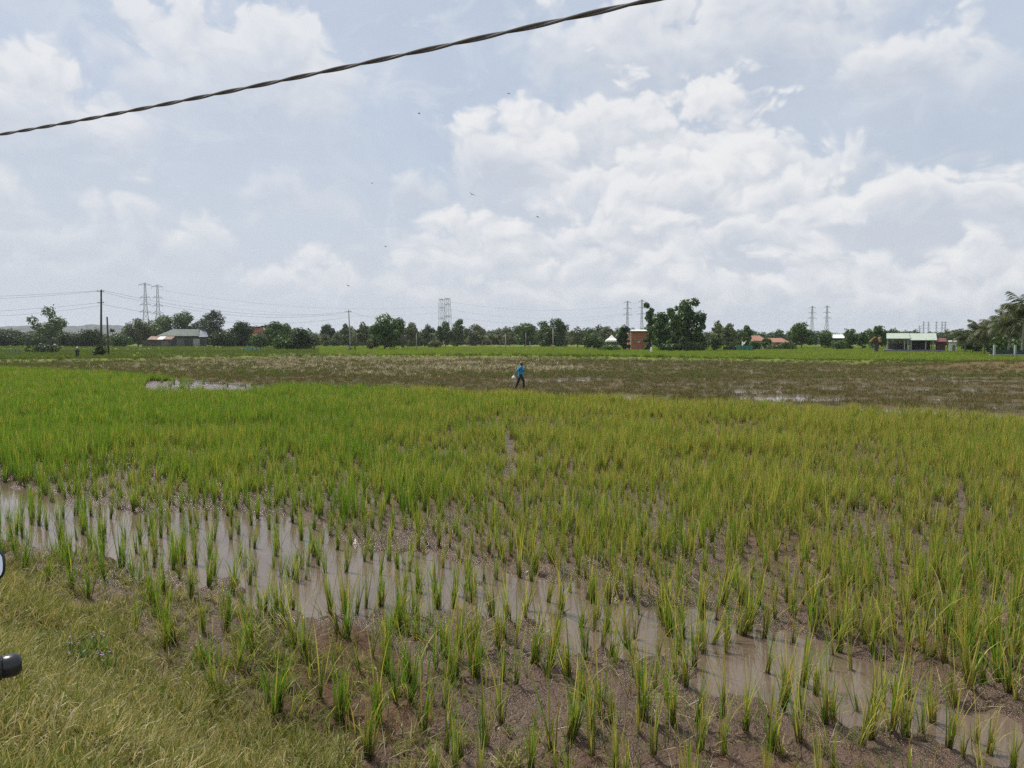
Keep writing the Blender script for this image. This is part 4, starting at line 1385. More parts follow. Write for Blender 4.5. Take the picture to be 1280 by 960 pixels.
# (x, width px, top y, base y, kind, material, name, label)
TREES = [
    (62, 50, 380, 433.5, 'spread', 'tree', 'broadleaf_tree', 'airy spreading tree rising above the hedge left of the tallest utility pole'),
    (8, 62, 411, 433.5, 'bush', 'tree_dark', 'hedge_bush', 'dense dark bush at the left edge under the blue hill'),
    (90, 44, 412, 434, 'bush', 'tree_dark', 'hedge_bush', 'dark hedge bush at the foot of the airy tree, on its right side'),
    (118, 40, 409, 434, 'bush', 'tree_dark', 'hedge_bush', 'dark hedge bush directly behind the tallest utility pole'),
    (150, 36, 414, 434, 'bush', 'tree', 'hedge_bush', 'bush between the dark leaning post and the tree beside the tin shed'),
    (50, 46, 428.5, 442.5, 'bush', 'tree_dark', 'field_bush', 'low rounded bush alone on the field edge at left, in front of the hedge'),
    (124, 18, 430, 446, 'bush', 'tree_dark', 'field_bush', 'small leafy bush wrapped round the foot of the tallest utility pole'),
    (173, 32, 397, 433.5, 'round', 'tree_pale', 'broadleaf_tree', 'pale round tree left of the tin shed, below the pair of tall pylons'),
    (206, 34, 393, 432, 'round', 'tree', 'broadleaf_tree', 'dark round tree behind the left end of the pale shed roof'),
    (232, 34, 387, 432, 'round', 'tree', 'broadleaf_tree', 'tall tufted tree behind the middle of the pale shed roof'),
    (267, 30, 387, 432.6, 'tall', 'tree_dark', 'broadleaf_tree', 'narrow two-lobed dark tree at the right end of the tin shed'),
    (278, 34, 412, 435, 'bush', 'tree_dark', 'hedge_bush', 'dark bush filling the gap right beside the tin shed'),
    (305, 34, 400, 434, 'round', 'tree_dark', 'broadleaf_tree', 'round-topped dark tree just left of the small brick gable'),
    (326, 30, 416, 435, 'bush', 'tree', 'hedge_bush', 'low bush below the small brick gable'),
    (344, 24, 401, 435, 'round', 'tree', 'broadleaf_tree', 'slim tree just right of the small brick gable'),
    (358, 22, 403, 433.5, 'round', 'tree', 'broadleaf_tree', 'bushy tree behind the gap between the slim tree and the spiky dark one'),
    (377, 32, 407, 438, 'tall', 'tree_dark', 'broadleaf_tree', 'spiky dark bushy tree standing forward of its row, left of the plain round tree'),
    (354, 34, 417, 438, 'bush', 'tree', 'hedge_bush', 'wide green bush at the left foot of the spiky dark tree'),
    (409, 21, 403.5, 432.5, 'round', 'tree_dark', 'broadleaf_tree', 'small plain round dark tree left of the slim utility pole with wires'),
    (432, 13, 403, 432, 'round', 'tree', 'broadleaf_tree', 'small tree top peeping up just left of the slim utility pole'),
    (454, 16, 401, 434, 'round', 'tree_pale', 'broadleaf_tree', 'greyish tree between the slim utility pole and the big round tree'),
    (481, 44, 389.5, 437.5, 'round', 'tree', 'broadleaf_tree', 'big round green tree standing alone right of the slim utility pole'),
    (465, 20, 422, 437.5, 'bush', 'tree_pale', 'field_bush', 'yellowish bush at the left foot of the big round tree'),
    (515, 22, 402, 434, 'round', 'tree_pale', 'broadleaf_tree', 'pale tree right of the dark dead trunk, left of the lattice towers'),
    (535, 16, 404, 433, 'round', 'tree', 'broadleaf_tree', 'small round tree just left of the close pair of lattice towers'),
    (557, 22, 401, 433.5, 'round', 'tree', 'broadleaf_tree', 'green tree directly under the close pair of lattice towers'),
    (572, 18, 398, 433, 'tall', 'tree', 'broadleaf_tree', 'taller tree just right of the close pair of lattice towers'),
    (545, 22, 424, 435.5, 'bush', 'tree_pale', 'field_bush', 'low yellow-green bush below the close pair of lattice towers'),
    (594, 24, 404, 432.5, 'round', 'tree_pale', 'broadleaf_tree', 'hazy grey-green tree with a tuft, left of the banana plants'),
    (637, 24, 408, 432.5, 'spread', 'tree_pale', 'broadleaf_tree', 'pale straggly tree right of the banana plants'),
    (656, 27, 402, 433.5, 'round', 'tree', 'broadleaf_tree', 'round tree above and left of the farmer in blue, alone beside twin trees'),
    (682, 22, 400, 434, 'tall', 'tree', 'broadleaf_tree', 'left one of the twin tall trees right above the farmer in blue'),
    (697, 25, 397, 434, 'tall', 'tree', 'broadleaf_tree', 'right one of the twin tall trees, the taller of the two'),
    (722, 24, 406, 434.5, 'spread', 'tree_pale', 'broadleaf_tree', 'loose tree between the twin tall trees and the white tent'),
    (742, 30, 414, 437, 'bush', 'tree', 'hedge_bush', 'rounded green bush at the left of the white tent'),
    (760, 34, 429, 439, 'bush', 'tree', 'field_bush', 'low pale hedge in front of the white tent'),
    (780, 23, 405, 438.5, 'round', 'tree_dark', 'broadleaf_tree', 'dark bushy tree pressed against the left side of the red brick house'),
    (812, 19, 377, 438.5, 'tall', 'tree', 'acacia_tree', 'thin tall tree with a knob of leaves at the left of the tall dark clump'),
    (829, 32, 384, 439, 'tall', 'tree', 'acacia_tree', 'second tree of the tall dark clump, with sky showing through its crown'),
    (862, 46, 371, 439, 'tall', 'tree', 'acacia_tree', 'tallest and widest tree of the dark clump right of the red brick house'),
    (876, 18, 391, 439, 'tall', 'tree', 'acacia_tree', 'short tree at the right edge of the tall dark clump'),
    (848, 70, 424, 439.5, 'bush', 'tree_dark', 'hedge_bush', 'dark undergrowth filling the foot of the tall dark clump'),
    (843, 24, 381, 439.6, 'tall', 'tree', 'acacia_tree', 'tree in the middle of the tall dark clump, between the gappy one and the tallest'),
    (896, 26, 400, 436, 'spread', 'tree_pale', 'broadleaf_tree', 'bare-looking grey tree right after the tall dark clump'),
    (912, 26, 403, 437, 'round', 'tree_pale', 'broadleaf_tree', 'pale feathery tree above the teal net fence'),
    (896, 18, 420, 440, 'bush', 'tree_dark', 'field_bush', 'small dark bush on the field edge right of the tall dark clump'),
    (934, 16, 406, 437, 'tall', 'tree', 'broadleaf_tree', 'narrow green tree at the right end of the teal net fence'),
    (943, 20, 424, 437.6, 'bush', 'tree', 'hedge_bush', 'bush hiding the left end of the left orange roofed house'),
    (985, 26, 426, 437.8, 'bush', 'tree', 'hedge_bush', 'low bush at the right end of the right orange roofed house'),
    (968, 22, 429, 438, 'bush', 'tree_pale', 'hedge_bush', 'pale low bush in front of the right orange roofed house'),
    (1048, 24, 424, 437.6, 'bush', 'tree', 'hedge_bush', 'bush hiding the walls of the far white-roofed house'),
    (192, 30, 404, 432.5, 'round', 'tree', 'broadleaf_tree', 'bushy tree between the pale round tree and the shed roof'),
    (250, 36, 400, 432, 'round', 'tree_dark', 'broadleaf_tree', 'dark bushy tree behind the right end of the pale shed roof'),
    (290, 40, 411, 434, 'bush', 'tree_dark', 'hedge_bush', 'dark hedge bush at the left foot of the round-topped tree'),
    (958, 14, 419, 437, 'bush', 'tree', 'hedge_bush', 'bush standing between the two orange roofed houses'),
    (1002, 34, 401.5, 436, 'round', 'tree', 'broadleaf_tree', 'round green tree below the left of the two pylons right of the clump'),
    (988, 14, 412, 435, 'round', 'tree', 'broadleaf_tree', 'small tree right of the orange roofed houses'),
    (1032, 22, 414, 436, 'bush', 'tree', 'hedge_bush', 'bush beneath the right of the two pylons, beside the far white roof'),
    (1063, 22, 410, 437, 'tall', 'tree', 'broadleaf_tree', 'upright tree right of the far white roof'),
    (1078, 16, 414, 437, 'round', 'tree', 'broadleaf_tree', 'small round tree between the far white roof and the dead palm'),
    (1098, 30, 406.5, 437.5, 'round', 'tree', 'broadleaf_tree', 'round tree behind the dead orange palm left of the pavilion'),
    (1122, 14, 413, 434, 'round', 'tree_pale', 'broadleaf_tree', 'tree top rounded above the left half of the pavilion roof'),
    (1146, 14, 414, 434, 'round', 'tree_pale', 'broadleaf_tree', 'tree top rounded above the right half of the pavilion roof'),
    (1184, 22, 411, 436, 'spread', 'tree_pale', 'broadleaf_tree', 'straggly tree between the pavilion and the white hut'),
    (1216, 30, 424, 441, 'bush', 'tree_dark', 'hedge_bush', 'dark undergrowth bush at the foot of the shortest coconut palm'),
    (1254, 54, 414, 443, 'bush', 'tree_dark', 'hedge_bush', 'dark bush behind the low white fence under the coconut palms'),
    (1246, 44, 406, 442.5, 'bush', 'tree_dark', 'hedge_bush', 'tall dark bush filling the space under the middle coconut palms'),
    (1262, 50, 416, 445, 'bush', 'tree', 'hedge_bush', 'green bush between the palm trunks just behind the white fence'),
    (1276, 40, 395, 442, 'round', 'tree_dark', 'broadleaf_tree', 'dark tree at the right edge behind the tallest coconut palm'),
]
for i, (px, w, top, by, kind, mt, nm, lab) in enumerate(TREES):
    if nm == 'broadleaf_tree' and px < 760 and kind != 'spread':
        w *= 1.22
    b = G(px, by)
    Y = b.y
    z_top = atY(px, top, Y).z
    make_tree(nm, lab, 'bush' if 'bush' in nm else 'tree', (b.x, b.y, 0.0 if Y > 70 else 0.0), w / F_PX * Y, z_top, kind, M[mt], 1000 + i * 7,
              dens=0.55 if kind == 'spread' else 1.0, group={'tree': 'trees along the far edge of the fields', 'bush': 'bushes along the far edge of the fields'}['bush' if 'bush' in nm else 'tree'])

# the wood behind, one mass
wood = []
for i in range(6):
    g = np.random.default_rng(900 + i)
    W_, H_ = g.uniform(7, 11), g.uniform(7, 10)
    v, f, ti, hg = leaf_cloud(g, crown_lobes(g, 'bush' if i % 2 else 'round', W_, H_), 900, 0.46)
    me = np_mesh('far_crown', v, f, {'tint': ti, 'hgt': hg})
    me.materials.append((M['tree'], M['tree_dark'], M['tree_pale'])[i % 3])
    wood.append(me)
n1, n2 = 1500, 760
yy = np.concatenate([RNG.uniform(410, 640, n1), RNG.uniform(335, 430, n2)])
xx = RNG.uniform(-0.80, 0.80, n1 + n2) * yy
fr = xx / yy
hs = (0.80 + 0.9 * (fbm(fr * 16, yy * 0.004, 3, 53) - 0.42) + RNG.normal(0, 0.13, n1 + n2)) * (yy / 480) ** 0.6
hs = hs * np.where((fr > -0.60) & (fr < -0.44), 0.62, 1.0)          # lower where the hill shows over it
hs = np.clip(hs, 0.55, 1.25)
hs[n1:] = RNG.uniform(0.30, 0.55, n2) * np.where(fr[n1:] < -0.12, 1.35, 1.0)
ok = np.ones(n1 + n2, bool)
ok[n1:] = (fr[n1:] < -0.10) | (fr[n1:] > 0.12) & (fr[n1:] < 0.30) & (yy[n1:] > 370) | (RNG.random(n2) < 0.25) & (yy[n1:] > 400)
ok &= ~((fr > -0.50) & (fr < -0.375) & (yy < 405))
xx, yy, hs = xx[ok], yy[ok], hs[ok]
n = len(xx)
wide = np.stack([hs * RNG.uniform(1.0, 1.5, n), hs * RNG.uniform(1.0, 1.5, n), hs], 1)
scatter('far_wood', np.column_stack([xx, yy, np.zeros(n)]), np.stack([np.zeros(n), np.zeros(n), RNG.uniform(0, 6.28, n)], 1), wide, RNG.integers(0, 6, n), wood,
        'distant belt of mixed trees closing the far side of the fields', 'wood')

# blue hill far off to the left
hx = np.linspace(-2700, -700, 240)
hy = np.linspace(2450, 3350, 40)
HX, HY = np.meshgrid(hx, hy, indexing='ij')
prof = np.interp(HX / 2450, [-1.1, -0.70, -0.64, -0.575, -0.535, -0.50, -0.47, -0.40, -0.29], [42, 54, 57, 54, 38, 30, 20, 6, 0])
HZ = prof * np.sin(np.clip((HY - 2440) / 900, 0, 1) * math.pi) ** 0.7 * (0.80 + 0.40 * fbm(HX * 0.02, HY * 0.02, 5, 57)) - 2
ii = np.arange(239)[:, None] * 40 + np.arange(39)[None, :]
hill = link_mesh('hill', np_mesh('hill', np.stack([HX, HY, HZ], -1).reshape(-1, 3), np.stack([ii, ii + 40, ii + 41, ii + 1], -1).reshape(-1, 4), None, True), None,
                 plain('wooded_hill', (0.012, 0.022, 0.020), (0.020, 0.034, 0.026), 0.9, 0.02))
tag(hill, 'low wooded hill fading blue behind the hedge at the left', 'hill', None, 'structure')


# ------------------------------------------------------------------ palms, bananas
def frond_mesh(g, length, droop, nleaf, mat, wide=0.075, ll=0.75, name='frond'):
    V_, F_, b = [], [], 0
    pts_, a = [], 0.25
    p = Vector((0, 0, 0))
    n = 10
    for i in range(n + 1):
        pts_.append(p.copy())
        ang_ = math.pi / 2 - 0.28 - droop * (i / n) ** 1.4
        p = p + Vector((math.cos(ang_), 0, math.sin(ang_))) * (length / n)
    for i in range(n):
        w0, w1 = 0.05 * (1 - i / n) + 0.012, 0.05 * (1 - (i + 1) / n) + 0.012
        a0, a1 = pts_[i], pts_[i + 1]
        V_ += [a0 + Vector((0, -w0, 0)), a0 + Vector((0, w0, 0)), a1 + Vector((0, w1, 0)), a1 + Vector((0, -w1, 0))]
        F_.append((b, b + 1, b + 2, b + 3))
        b += 4
    for i in range(nleaf):
        t = 0.12 + 0.86 * i / nleaf
        q = t * n
        j = min(int(q), n - 1)
        o = pts_[j].lerp(pts_[j + 1], q - j)
        tan = (pts_[j + 1] - pts_[j]).normalized()
        for sgn in (-1, 1):
            L_ = ll * length * 0.42 * math.sin(math.pi * (0.12 + 0.83 * t)) * g.uniform(0.8, 1.15)
            d_ = (tan * 0.55 + Vector((0, sgn, 0)) * 0.8 + Vector((0, 0, -0.45 - g.random() * 0.4))).normalized()
            e = o + d_ * L_ + Vector((0, 0, -0.12 * L_))
            wv = tan * wide
            mid_ = o + d_ * L_ * 0.5
            V_ += [o - wv * 0.5, o + wv * 0.5, mid_ + wv, mid_ - wv, mid_ - wv, mid_ + wv, e + wv * 0.1, e - wv * 0.1]
            F_ += [(b, b + 1, b + 2, b + 3), (b + 4, b + 5, b + 6, b + 7)]
            b += 8
    V_ = np.array([tuple(v) for v in V_])
    me = np_mesh(name, V_, np.array(F_), {'tint': np.repeat(g.random(len(V_) // 4), 4)[:len(V_)], 'hgt': np.full(len(V_), 0.5)})
    me.materials.append(mat)
    return me


def palm(name, label, base, trunk_h, frond_l, nfr, seed, dry=False, lean=(0, 0), trunk_mat='palm_bark', tr=0.16, group='coconut palms at the right edge'):
    g = np.random.default_rng(seed)
    t = thing(name, label, 'palm', base, g.uniform(0, 6.28), group)
    m = MB()
    sp_ = [(lean[0] * q ** 1.6, lean[1] * q ** 1.6, trunk_h * q) for q in (0, 0.12, 0.35, 0.6, 0.8, 1.0)]
    m.tube(sp_, [tr * 1.6, tr * 1.2, tr, tr * .9, tr * .85, tr * 0.9], 10)
    m.build('trunk', M[trunk_mat], t, True)
    mats = M['dry_palm'] if dry else M['palm']
    kinds = [frond_mesh(g, frond_l, dr, 24, mats) for dr in ((1.5, 2.0, 2.5, 2.9) if not dry else (2.9, 3.2, 3.3, 3.0))]
    for i in range(nfr):
        a = i * 2.399 + g.normal(0, 0.15)
        up = i / nfr
        o = link_mesh('frond', kinds[min(3, int(up * 4))], t)
        o.location = (lean[0], lean[1], trunk_h - 0.1)
        o.rotation_euler = (g.normal(0, 0.12), (-0.35 + 0.9 * up) + g.normal(0, 0.12), a)
        s_ = g.uniform(0.85, 1.12)
        o.scale = (s_, s_, s_)
    return t


def gbase(px, by):
    b = G(px, by)
    return (b.x, b.y, float(land_z(b.x, b.y)[0]))


palm('coconut_palm', 'shortest coconut palm, standing next to the white hut', gbase(1206, 441.5), 2.4, 4.2, 18, 11, tr=0.2)
palm('coconut_palm', 'slender coconut palm with fronds arching left, second from the white hut', gbase(1230, 444), 3.0, 5.2, 24, 12, lean=(0.4, -0.2))
palm('coconut_palm', 'coconut palm rising behind the left post of the white fence', gbase(1247, 444.5), 3.4, 5.6, 24, 13, lean=(-0.3, 0.2))
palm('coconut_palm', 'coconut palm with a dense head, next to the tallest one', gbase(1260, 446), 4.4, 5.6, 24, 14, lean=(0.2, 0.1))
palm('coconut_palm', 'tallest coconut palm, cut by the right edge of the view', gbase(1277, 447), 6.6, 5.8, 24, 15, lean=(0.3, 0.1))
palm('coconut_palm', 'low coconut palm crowded behind the shortest one', gbase(1220, 440), 3.2, 4.4, 18, 16)
palm('coconut_palm', 'low coconut palm with fronds hanging over the white fence', gbase(1268, 444), 3.4, 4.4, 18, 19)
palm('dead_palm', 'short dead palm with drooping orange-brown fronds left of the pavilion', gbase(1095, 441.2), 2.8, 2.0, 14, 17, True, (0, 0), 'dark_post', 0.42, group=None)
palm('oil_palm', 'tiny palm top standing above the bushes just right of the dark leaning post', gbase(141, 433.5), 6.5, 2.0, 12, 18, group=None)
for px, by, sd, lab in ((603, 433, 21, 'left banana plant of the pale clump left of the farmer'), (614, 433.5, 22, 'middle banana plant of the pale clump'), (625, 433, 23, 'right banana plant of the pale clump')):
    b = gbase(px, by)
    g = np.random.default_rng(sd)
    t = thing('banana_plant', lab, 'banana plant', b, g.uniform(0, 6), 'banana plants beyond the far field')
    MB().tube([(0, 0, 0), (0, 0, 1.5), (0, 0, 3.0)], [0.25, 0.2, 0.14], 8).build('stem', M['palm_bark'], t, True)
    kinds = [frond_mesh(g, 3.8, dr, 7, M['tree_pale'], 0.35, 0.55, 'leaf') for dr in (1.1, 1.7, 2.3)]
    for i in range(9):
        o = link_mesh('leaf', kinds[i % 3], t)
        o.location = (0, 0, 2.9)
        o.rotation_euler = (0, g.normal(0, .15), i * 2.4)

# ------------------------------------------------------------------ pylons
def member(m, a, b, w):
    m.tube([a, b], w, 4, False)


def lattice(m, H, w0, w1, levels, mw, waist=None):
    def half(z):
        q = z / H
        if waist:
            return w0 + (waist[1] - w0) * min(1, q / waist[0]) if q < waist[0] else waist[1] + (w1 - waist[1]) * (q - waist[0]) / (1 - waist[0])
        return w0 + (w1 - w0) * q
    zs = [H * (1 - (1 - i / levels) ** 1.25) for i in range(levels + 1)]
    cs = [[(sx * half(z), sy * half(z), z) for sx, sy in ((-1, -1), (1, -1), (1, 1), (-1, 1))] for z in zs]
    for i in range(levels):
        for c in range(4):
            d = (c + 1) % 4
            member(m, cs[i][c], cs[i + 1][c], mw)
            member(m, cs[i][c], cs[i + 1][d], mw * 0.55)
            member(m, cs[i][d], cs[i + 1][c], mw * 0.55)
            member(m, cs[i + 1][c], cs[i + 1][d], mw * 0.55)
    return half


def pylon(label, px, top, Y, w0f, arms, rz, mw=0.16, levels=12, waist=(0.55, 1.3), group='transmission pylons', arm_deep=True, top_w=0.5):
    H = atY(px, top, Y).z
    x = atY(px, 425, Y).x
    t = thing('transmission_pylon', label, 'pylon', (x, Y, 0), rz, group)
    m = MB()
    half = lattice(m, H, w0f, top_w, levels, mw, waist)
    m.build('lattice_tower', M['steel'], t)
    for (frac, span) in arms:
        a = MB()
        z = H * frac
        hw = half(z)
        for sgn in (-1, 1):
            tip = (sgn * span, 0, z)
            for sy in (-1, 1):
                member(a, (sgn * hw, sy * hw, z), tip, mw * 1.15)
                member(a, (sgn * hw, sy * hw, z + 1.5), tip, mw * 0.9)
            member(a, (sgn * (hw + span) / 2, 0, z + 0.7), (sgn * (hw + span) / 2, -hw * .5, z), mw * .5)
            ins = (sgn * span, 0, z - 2.0)
            member(a, tip, ins, mw * 0.5)
        member(a, (-hw, -hw, z), (hw, -hw, z), mw)
        member(a, (-hw, hw, z), (hw, hw, z), mw)
        a.build('crossarm', M['steel'], t)
    return t, H


ARMS3 = ((0.66, 6.2), (0.81, 5.2), (0.955, 4.4))
pylon('taller left-hand pylon of the pair above the tin shed', 183, 353.5, 640, 4.0, ((0.52, 4.4), (0.64, 4.2), (0.76, 3.9), (0.965, 4.8)), 0.35)
pylon('right-hand pylon of the pair above the tin shed', 198.5, 356, 660, 3.8, ((0.52, 4.2), (0.64, 4.0), (0.78, 3.8), (0.965, 4.4)), 0.35)
pylon('left tower of the close pair of stout lattice towers in the centre', 552.5, 374, 780, 3.2, ((0.55, 3.4), (0.80, 3.0), (0.985, 1.9)), 1.15, 0.13, 6, (0.5, 2.5), top_w=2.1)
pylon('right tower of the close pair of stout lattice towers in the centre', 559.8, 373, 770, 3.4, ((0.60, 3.8), (0.86, 3.4), (0.985, 2.0)), 1.15, 0.13, 6, (0.5, 2.8), top_w=1.9)
pylon('thin pylon above the tree beside the red brick house', 784, 376, 900, 2.6, ARMS3, 0.25, 0.15, 9, (0.5, 1.0))
pylon('thin pylon just left of the tall dark tree clump', 802, 374.5, 900, 2.6, ARMS3, 0.25, 0.15, 9, (0.5, 1.0))
pylon('left pylon of the pair right of the tall dark tree clump', 1014.5, 382.5, 950, 4.0, ARMS3, 0.2, 0.15, 9, (0.5, 1.2))
pylon('right pylon of the pair right of the tall dark tree clump', 1033, 382, 950, 4.0, ARMS3, 0.2, 0.15, 9, (0.5, 1.2))
for j, px in enumerate((1149, 1154, 1160, 1170, 1177, 1181)):
    pylon(('leftmost', 'second', 'third', 'fourth', 'fifth', 'rightmost')[j] + ' of the tiny far pylons in the cluster above the pavilion roof', px, (407, 402, 402, 402, 402, 402)[j], 1750, 2.4, ARMS3, 0.2, 0.2, 7, (0.5, 1.0), 'far pylons above the pavilion')


def sag(a, b, s, n=24):
    a, b = Vector(a), Vector(b)
    return [a.lerp(b, i / n) - Vector((0, 0, 4 * s * (i / n) * (1 - i / n))) for i in range(n + 1)]


for k_, (x0, y0, Y0, x1, y1, Y1, s_, lab) in enumerate((
        (560, 377, 770, 802, 378, 900, 9, 'highest faint conductor between the centre towers and the pylons by the brick house'),
        (560, 387, 770, 802, 388, 900, 9, 'middle faint conductor between the centre towers and the pylons by the brick house'),
        (560, 396, 770, 784, 392, 900, 9, 'lowest faint conductor between the centre towers and the pylons by the brick house'),
        (198, 362, 660, 552, 383, 780, 8, 'upper faint conductor between the shed pylons and the centre towers'),
        (198, 373, 660, 552, 391, 780, 8, 'lower faint conductor between the shed pylons and the centre towers'))):
    o = MB().tube(sag(atY(x0, y0, Y0), atY(x1, y1, Y1), s_), 0.055, 4).build('conductor', M['wire'])
    tag(o, lab, 'power line', 'faint power lines between pylons')


# ------------------------------------------------------------------ utility poles, posts and their wires
def pole(name, label, px, top, by, r0, r1, mat, rails=(), lean=0.0, cat='pole', group=None):
    b = Vector(gbase(px, by))
    tp = atY(px + lean, top, b.y)
    t = thing(name, label, cat, b, 0, group)
    m = MB()
    d = tp - b
    m.tube([d * 0 - Vector((0, 0, 0.3)), d * 0.4, d], [r0, (r0 + r1) / 2, r1], 9)
    m.build('shaft', mat, t, True)
    for fr, ln in rails:
        a = MB()
        c = d * fr
        a.box(c + Vector((0, -r1 - 0.05, 0)), (ln, 0.09, 0.11))
        a.build('crossarm', M['dark_post'], t)
        for sx in (-1, 1):
            MB().lathe([(0.03, 0), (0.05, 0.05), (0.07, 0.1), (0.045, 0.16), (0.06, 0.2), (0.02, 0.24)], 8, c + Vector((sx * ln * 0.42, -r1 - 0.05, 0.06))).build('insulator', M['white_paint'], t, True)
    return t, b, tp


p1, b1, t1 = pole('utility_pole', 'tallest utility pole, dark and upright, with wires to both sides', 126.5, 362, 445, 0.24, 0.15, M['dark_post'], ((0.975, 1.4), (0.80, 1.2)))
p2, b2, t2 = pole('wooden_post', 'dark slightly leaning post just right of the tallest utility pole', 136, 396, 445, 0.20, 0.14, M['dark_post'], lean=-2.2)
p3, b3, t3 = pole('utility_pole', 'slim utility pole with wires left of the big round tree', 437.8, 387, 438.5, 0.22, 0.13, M['concrete'], ((0.95, 1.6),), lean=-2)
p4, b4, t4 = pole('wooden_post', 'short post beside the slim utility pole', 443.8, 412, 439, 0.17, 0.14, M['dark_post'])
p5, b5, t5 = pole('dead_tree', 'dark dead leafless tree trunk between the big round tree and the lattice towers', 503.5, 399, 435.5, 0.55, 0.20, M['dark_post'], cat='tree')
m_ = MB()
for q_, (dx_, dz_) in enumerate(((-0.9, 0.6), (0.8, 0.9), (-0.6, 1.3))):
    zz_ = (t5 - b5).z * (0.72 + 0.1 * q_)
    m_.tube([(0, 0, zz_), (dx_ * 0.6, 0.1, zz_ + dz_ * 0.7), (dx_, 0.15, zz_ + dz_ * 1.3)], [0.16, 0.1, 0.05], 6)
m_.build('broken_branch', M['dark_post'], p5, True)
for px, top, by, lab in ((520.5, 417, 438, 'grey field post left of the lattice towers'), (554.5, 426.5, 437.2, 'short field post under the close pair of lattice towers'),
                         (585.3, 431, 437.4, 'shortest field post, between the lattice towers and the banana plants'), (632, 417, 439.2, 'field post left above the farmer in blue'),
                         (657.3, 415.5, 433.8, 'field post in front of the round tree beside the twin trees'), (662.6, 427, 436.4, 'short field post just right of the post at the round tree'),
                         (691.3, 410, 440, 'tall grey field post in front of the twin trees')):
    t, b, tp = pole('field_post', lab, px, top, by, 0.13, 0.11, M['concrete'], cat='post', group='posts in the far field')
    MB().lathe([(0.15, 0), (0.16, 0.04), (0.10, 0.10)], 8, tp - b).build('cap', M['concrete'], t)

W = [(t1 + Vector((-0.6, 0, -0.2)), atY(-120, 372.5, 150), 0.35, 'top wire running left from the tallest utility pole'),
     (t1 + Vector((0.6, 0, -0.2)), atY(-120, 376, 148), 0.5, 'second wire running left from the tallest utility pole'),
     (b1 + (t1 - b1) * 0.80 + Vector((-0.5, 0, 0)), atY(-120, 392, 148), 0.5, 'third wire running left from the tallest utility pole'),
     (b1 + (t1 - b1) * 0.76, atY(-120, 397, 148), 0.8, 'lowest wire running left from the tallest utility pole'),
     (t1 + Vector((0.6, 0, -0.2)), t3 + Vector((-0.7, 0, -0.6)), 2.4, 'top sagging wire between the tallest and the slim utility pole'),
     (t1 + Vector((-0.6, 0, -0.25)), t3 + Vector((0.7, 0, -0.6)), 3.0, 'second sagging wire between the tallest and the slim utility pole'),
     (b1 + (t1 - b1) * 0.78, b3 + (t3 - b3) * 0.82, 2.6, 'lower sagging wire between the tallest and the slim utility pole'),
     (t3 + Vector((0, 0, -0.5)), t5 - Vector((0, 0, 1.0)), 0.6, 'wire from the slim utility pole to the dead trunk')]
for a_, b_, s_, lab in W:
    tag(MB().tube(sag(a_, b_, s_), 0.021, 5).build('overhead_wire', M['wire']), lab, 'wire', 'wires of the utility poles')

# ------------------------------------------------------------------ the twisted cable across the sky
ctrl = [(-60, 178), (0, 168), (160, 140), (320, 108), (480, 72), (640, 37), (740, 17), (825, 0), (905, -22)]
A_, B_ = atY(0, 168, 7.6), atY(825, 0, 3.9)
axis_pts = []
for px, py in ctrl:
    d = ray(px, py)
    # vertical plane through A_ and B_
    nrm = Vector(((B_ - A_).y, -(B_ - A_).x, 0))
    t = nrm.dot(A_ - Vector((0, 0, CAM_H))) / nrm.dot(d)
    axis_pts.append(Vector((0, 0, CAM_H)) + d * t)
# fit a sagging span through them and carry it on beyond the frame on both sides
uv = (B_ - A_)
uv.z = 0
uv.normalize()
sx_ = np.array([(p - A_).dot(uv) for p in axis_pts])
sz_ = np.array([p.z for p in axis_pts])
pc = np.polyfit(sx_, sz_, 2)
tt = np.concatenate([np.arange(-75, -12, 0.06), np.arange(-12, 12, 0.03), np.arange(12, 40, 0.06)])
zz = np.polyval(pc, np.clip(tt, -4, 9)) + np.where(tt < -4, (np.polyder(pc)[0] * -4 + np.polyder(pc)[1]) * (tt + 4), 0) + np.where(tt > 9, (np.polyder(pc)[0] * 9 + np.polyder(pc)[1]) * (tt - 9), 0)
cab = thing('twisted_cable', 'thick black twisted power cable slanting across the sky', 'cable', (A_.x, A_.y, 0))
side = uv.cross(Vector((0, 0, 1)))
for ph in (0.0, math.pi):
    P_ = []
    for t, z in zip(tt, zz):
        a = 2 * math.pi * t / 0.74 + ph
        P_.append(Vector((0, 0, 0)) + uv * t + side * (math.cos(a) * 0.0070) + Vector((0, 0, z + math.sin(a) * 0.0070)))
    MB().tube(P_, 0.0079, 8).build('strand', M['cable_black'], cab, True)


# ------------------------------------------------------------------ buildings
def bld(px, by, rz=0.0):
    b = G(px, by)
    return Vector((b.x, b.y, 0.04))


def scale_at(Y):
    return Y / F_PX


# tin shed on the left
b = bld(228, 433.2)
k_ = scale_at(b.y)
sh = thing('tin_shed', 'long dark shed with a pale green tin roof among the trees at left', 'shed', b, 0.30)
m = MB().box((2 * k_, 0, 5.5 * k_), (50 * k_, 16 * k_, 11 * k_))
m.build('wall', M['dark_wall'], sh)
def slab(m, a, b_, c, d, th):
    n = (Vector(b_) - Vector(a)).cross(Vector(d) - Vector(a)).normalized() * th
    lo = [Vector(p) - n for p in (a, b_, c, d)]
    i = len(m.v)
    m.v += [tuple(p) for p in (a, b_, c, d)] + [tuple(p) for p in lo]
    m.f += [(i, i + 1, i + 2, i + 3), (i + 7, i + 6, i + 5, i + 4), (i, i + 4, i + 5, i + 1), (i + 1, i + 5, i + 6, i + 2), (i + 2, i + 6, i + 7, i + 3), (i + 3, i + 7, i + 4, i)]
    return m
yf, yb_, ez, rzq = -11 * k_, 12 * k_, 13.2 * k_, 21.5 * k_
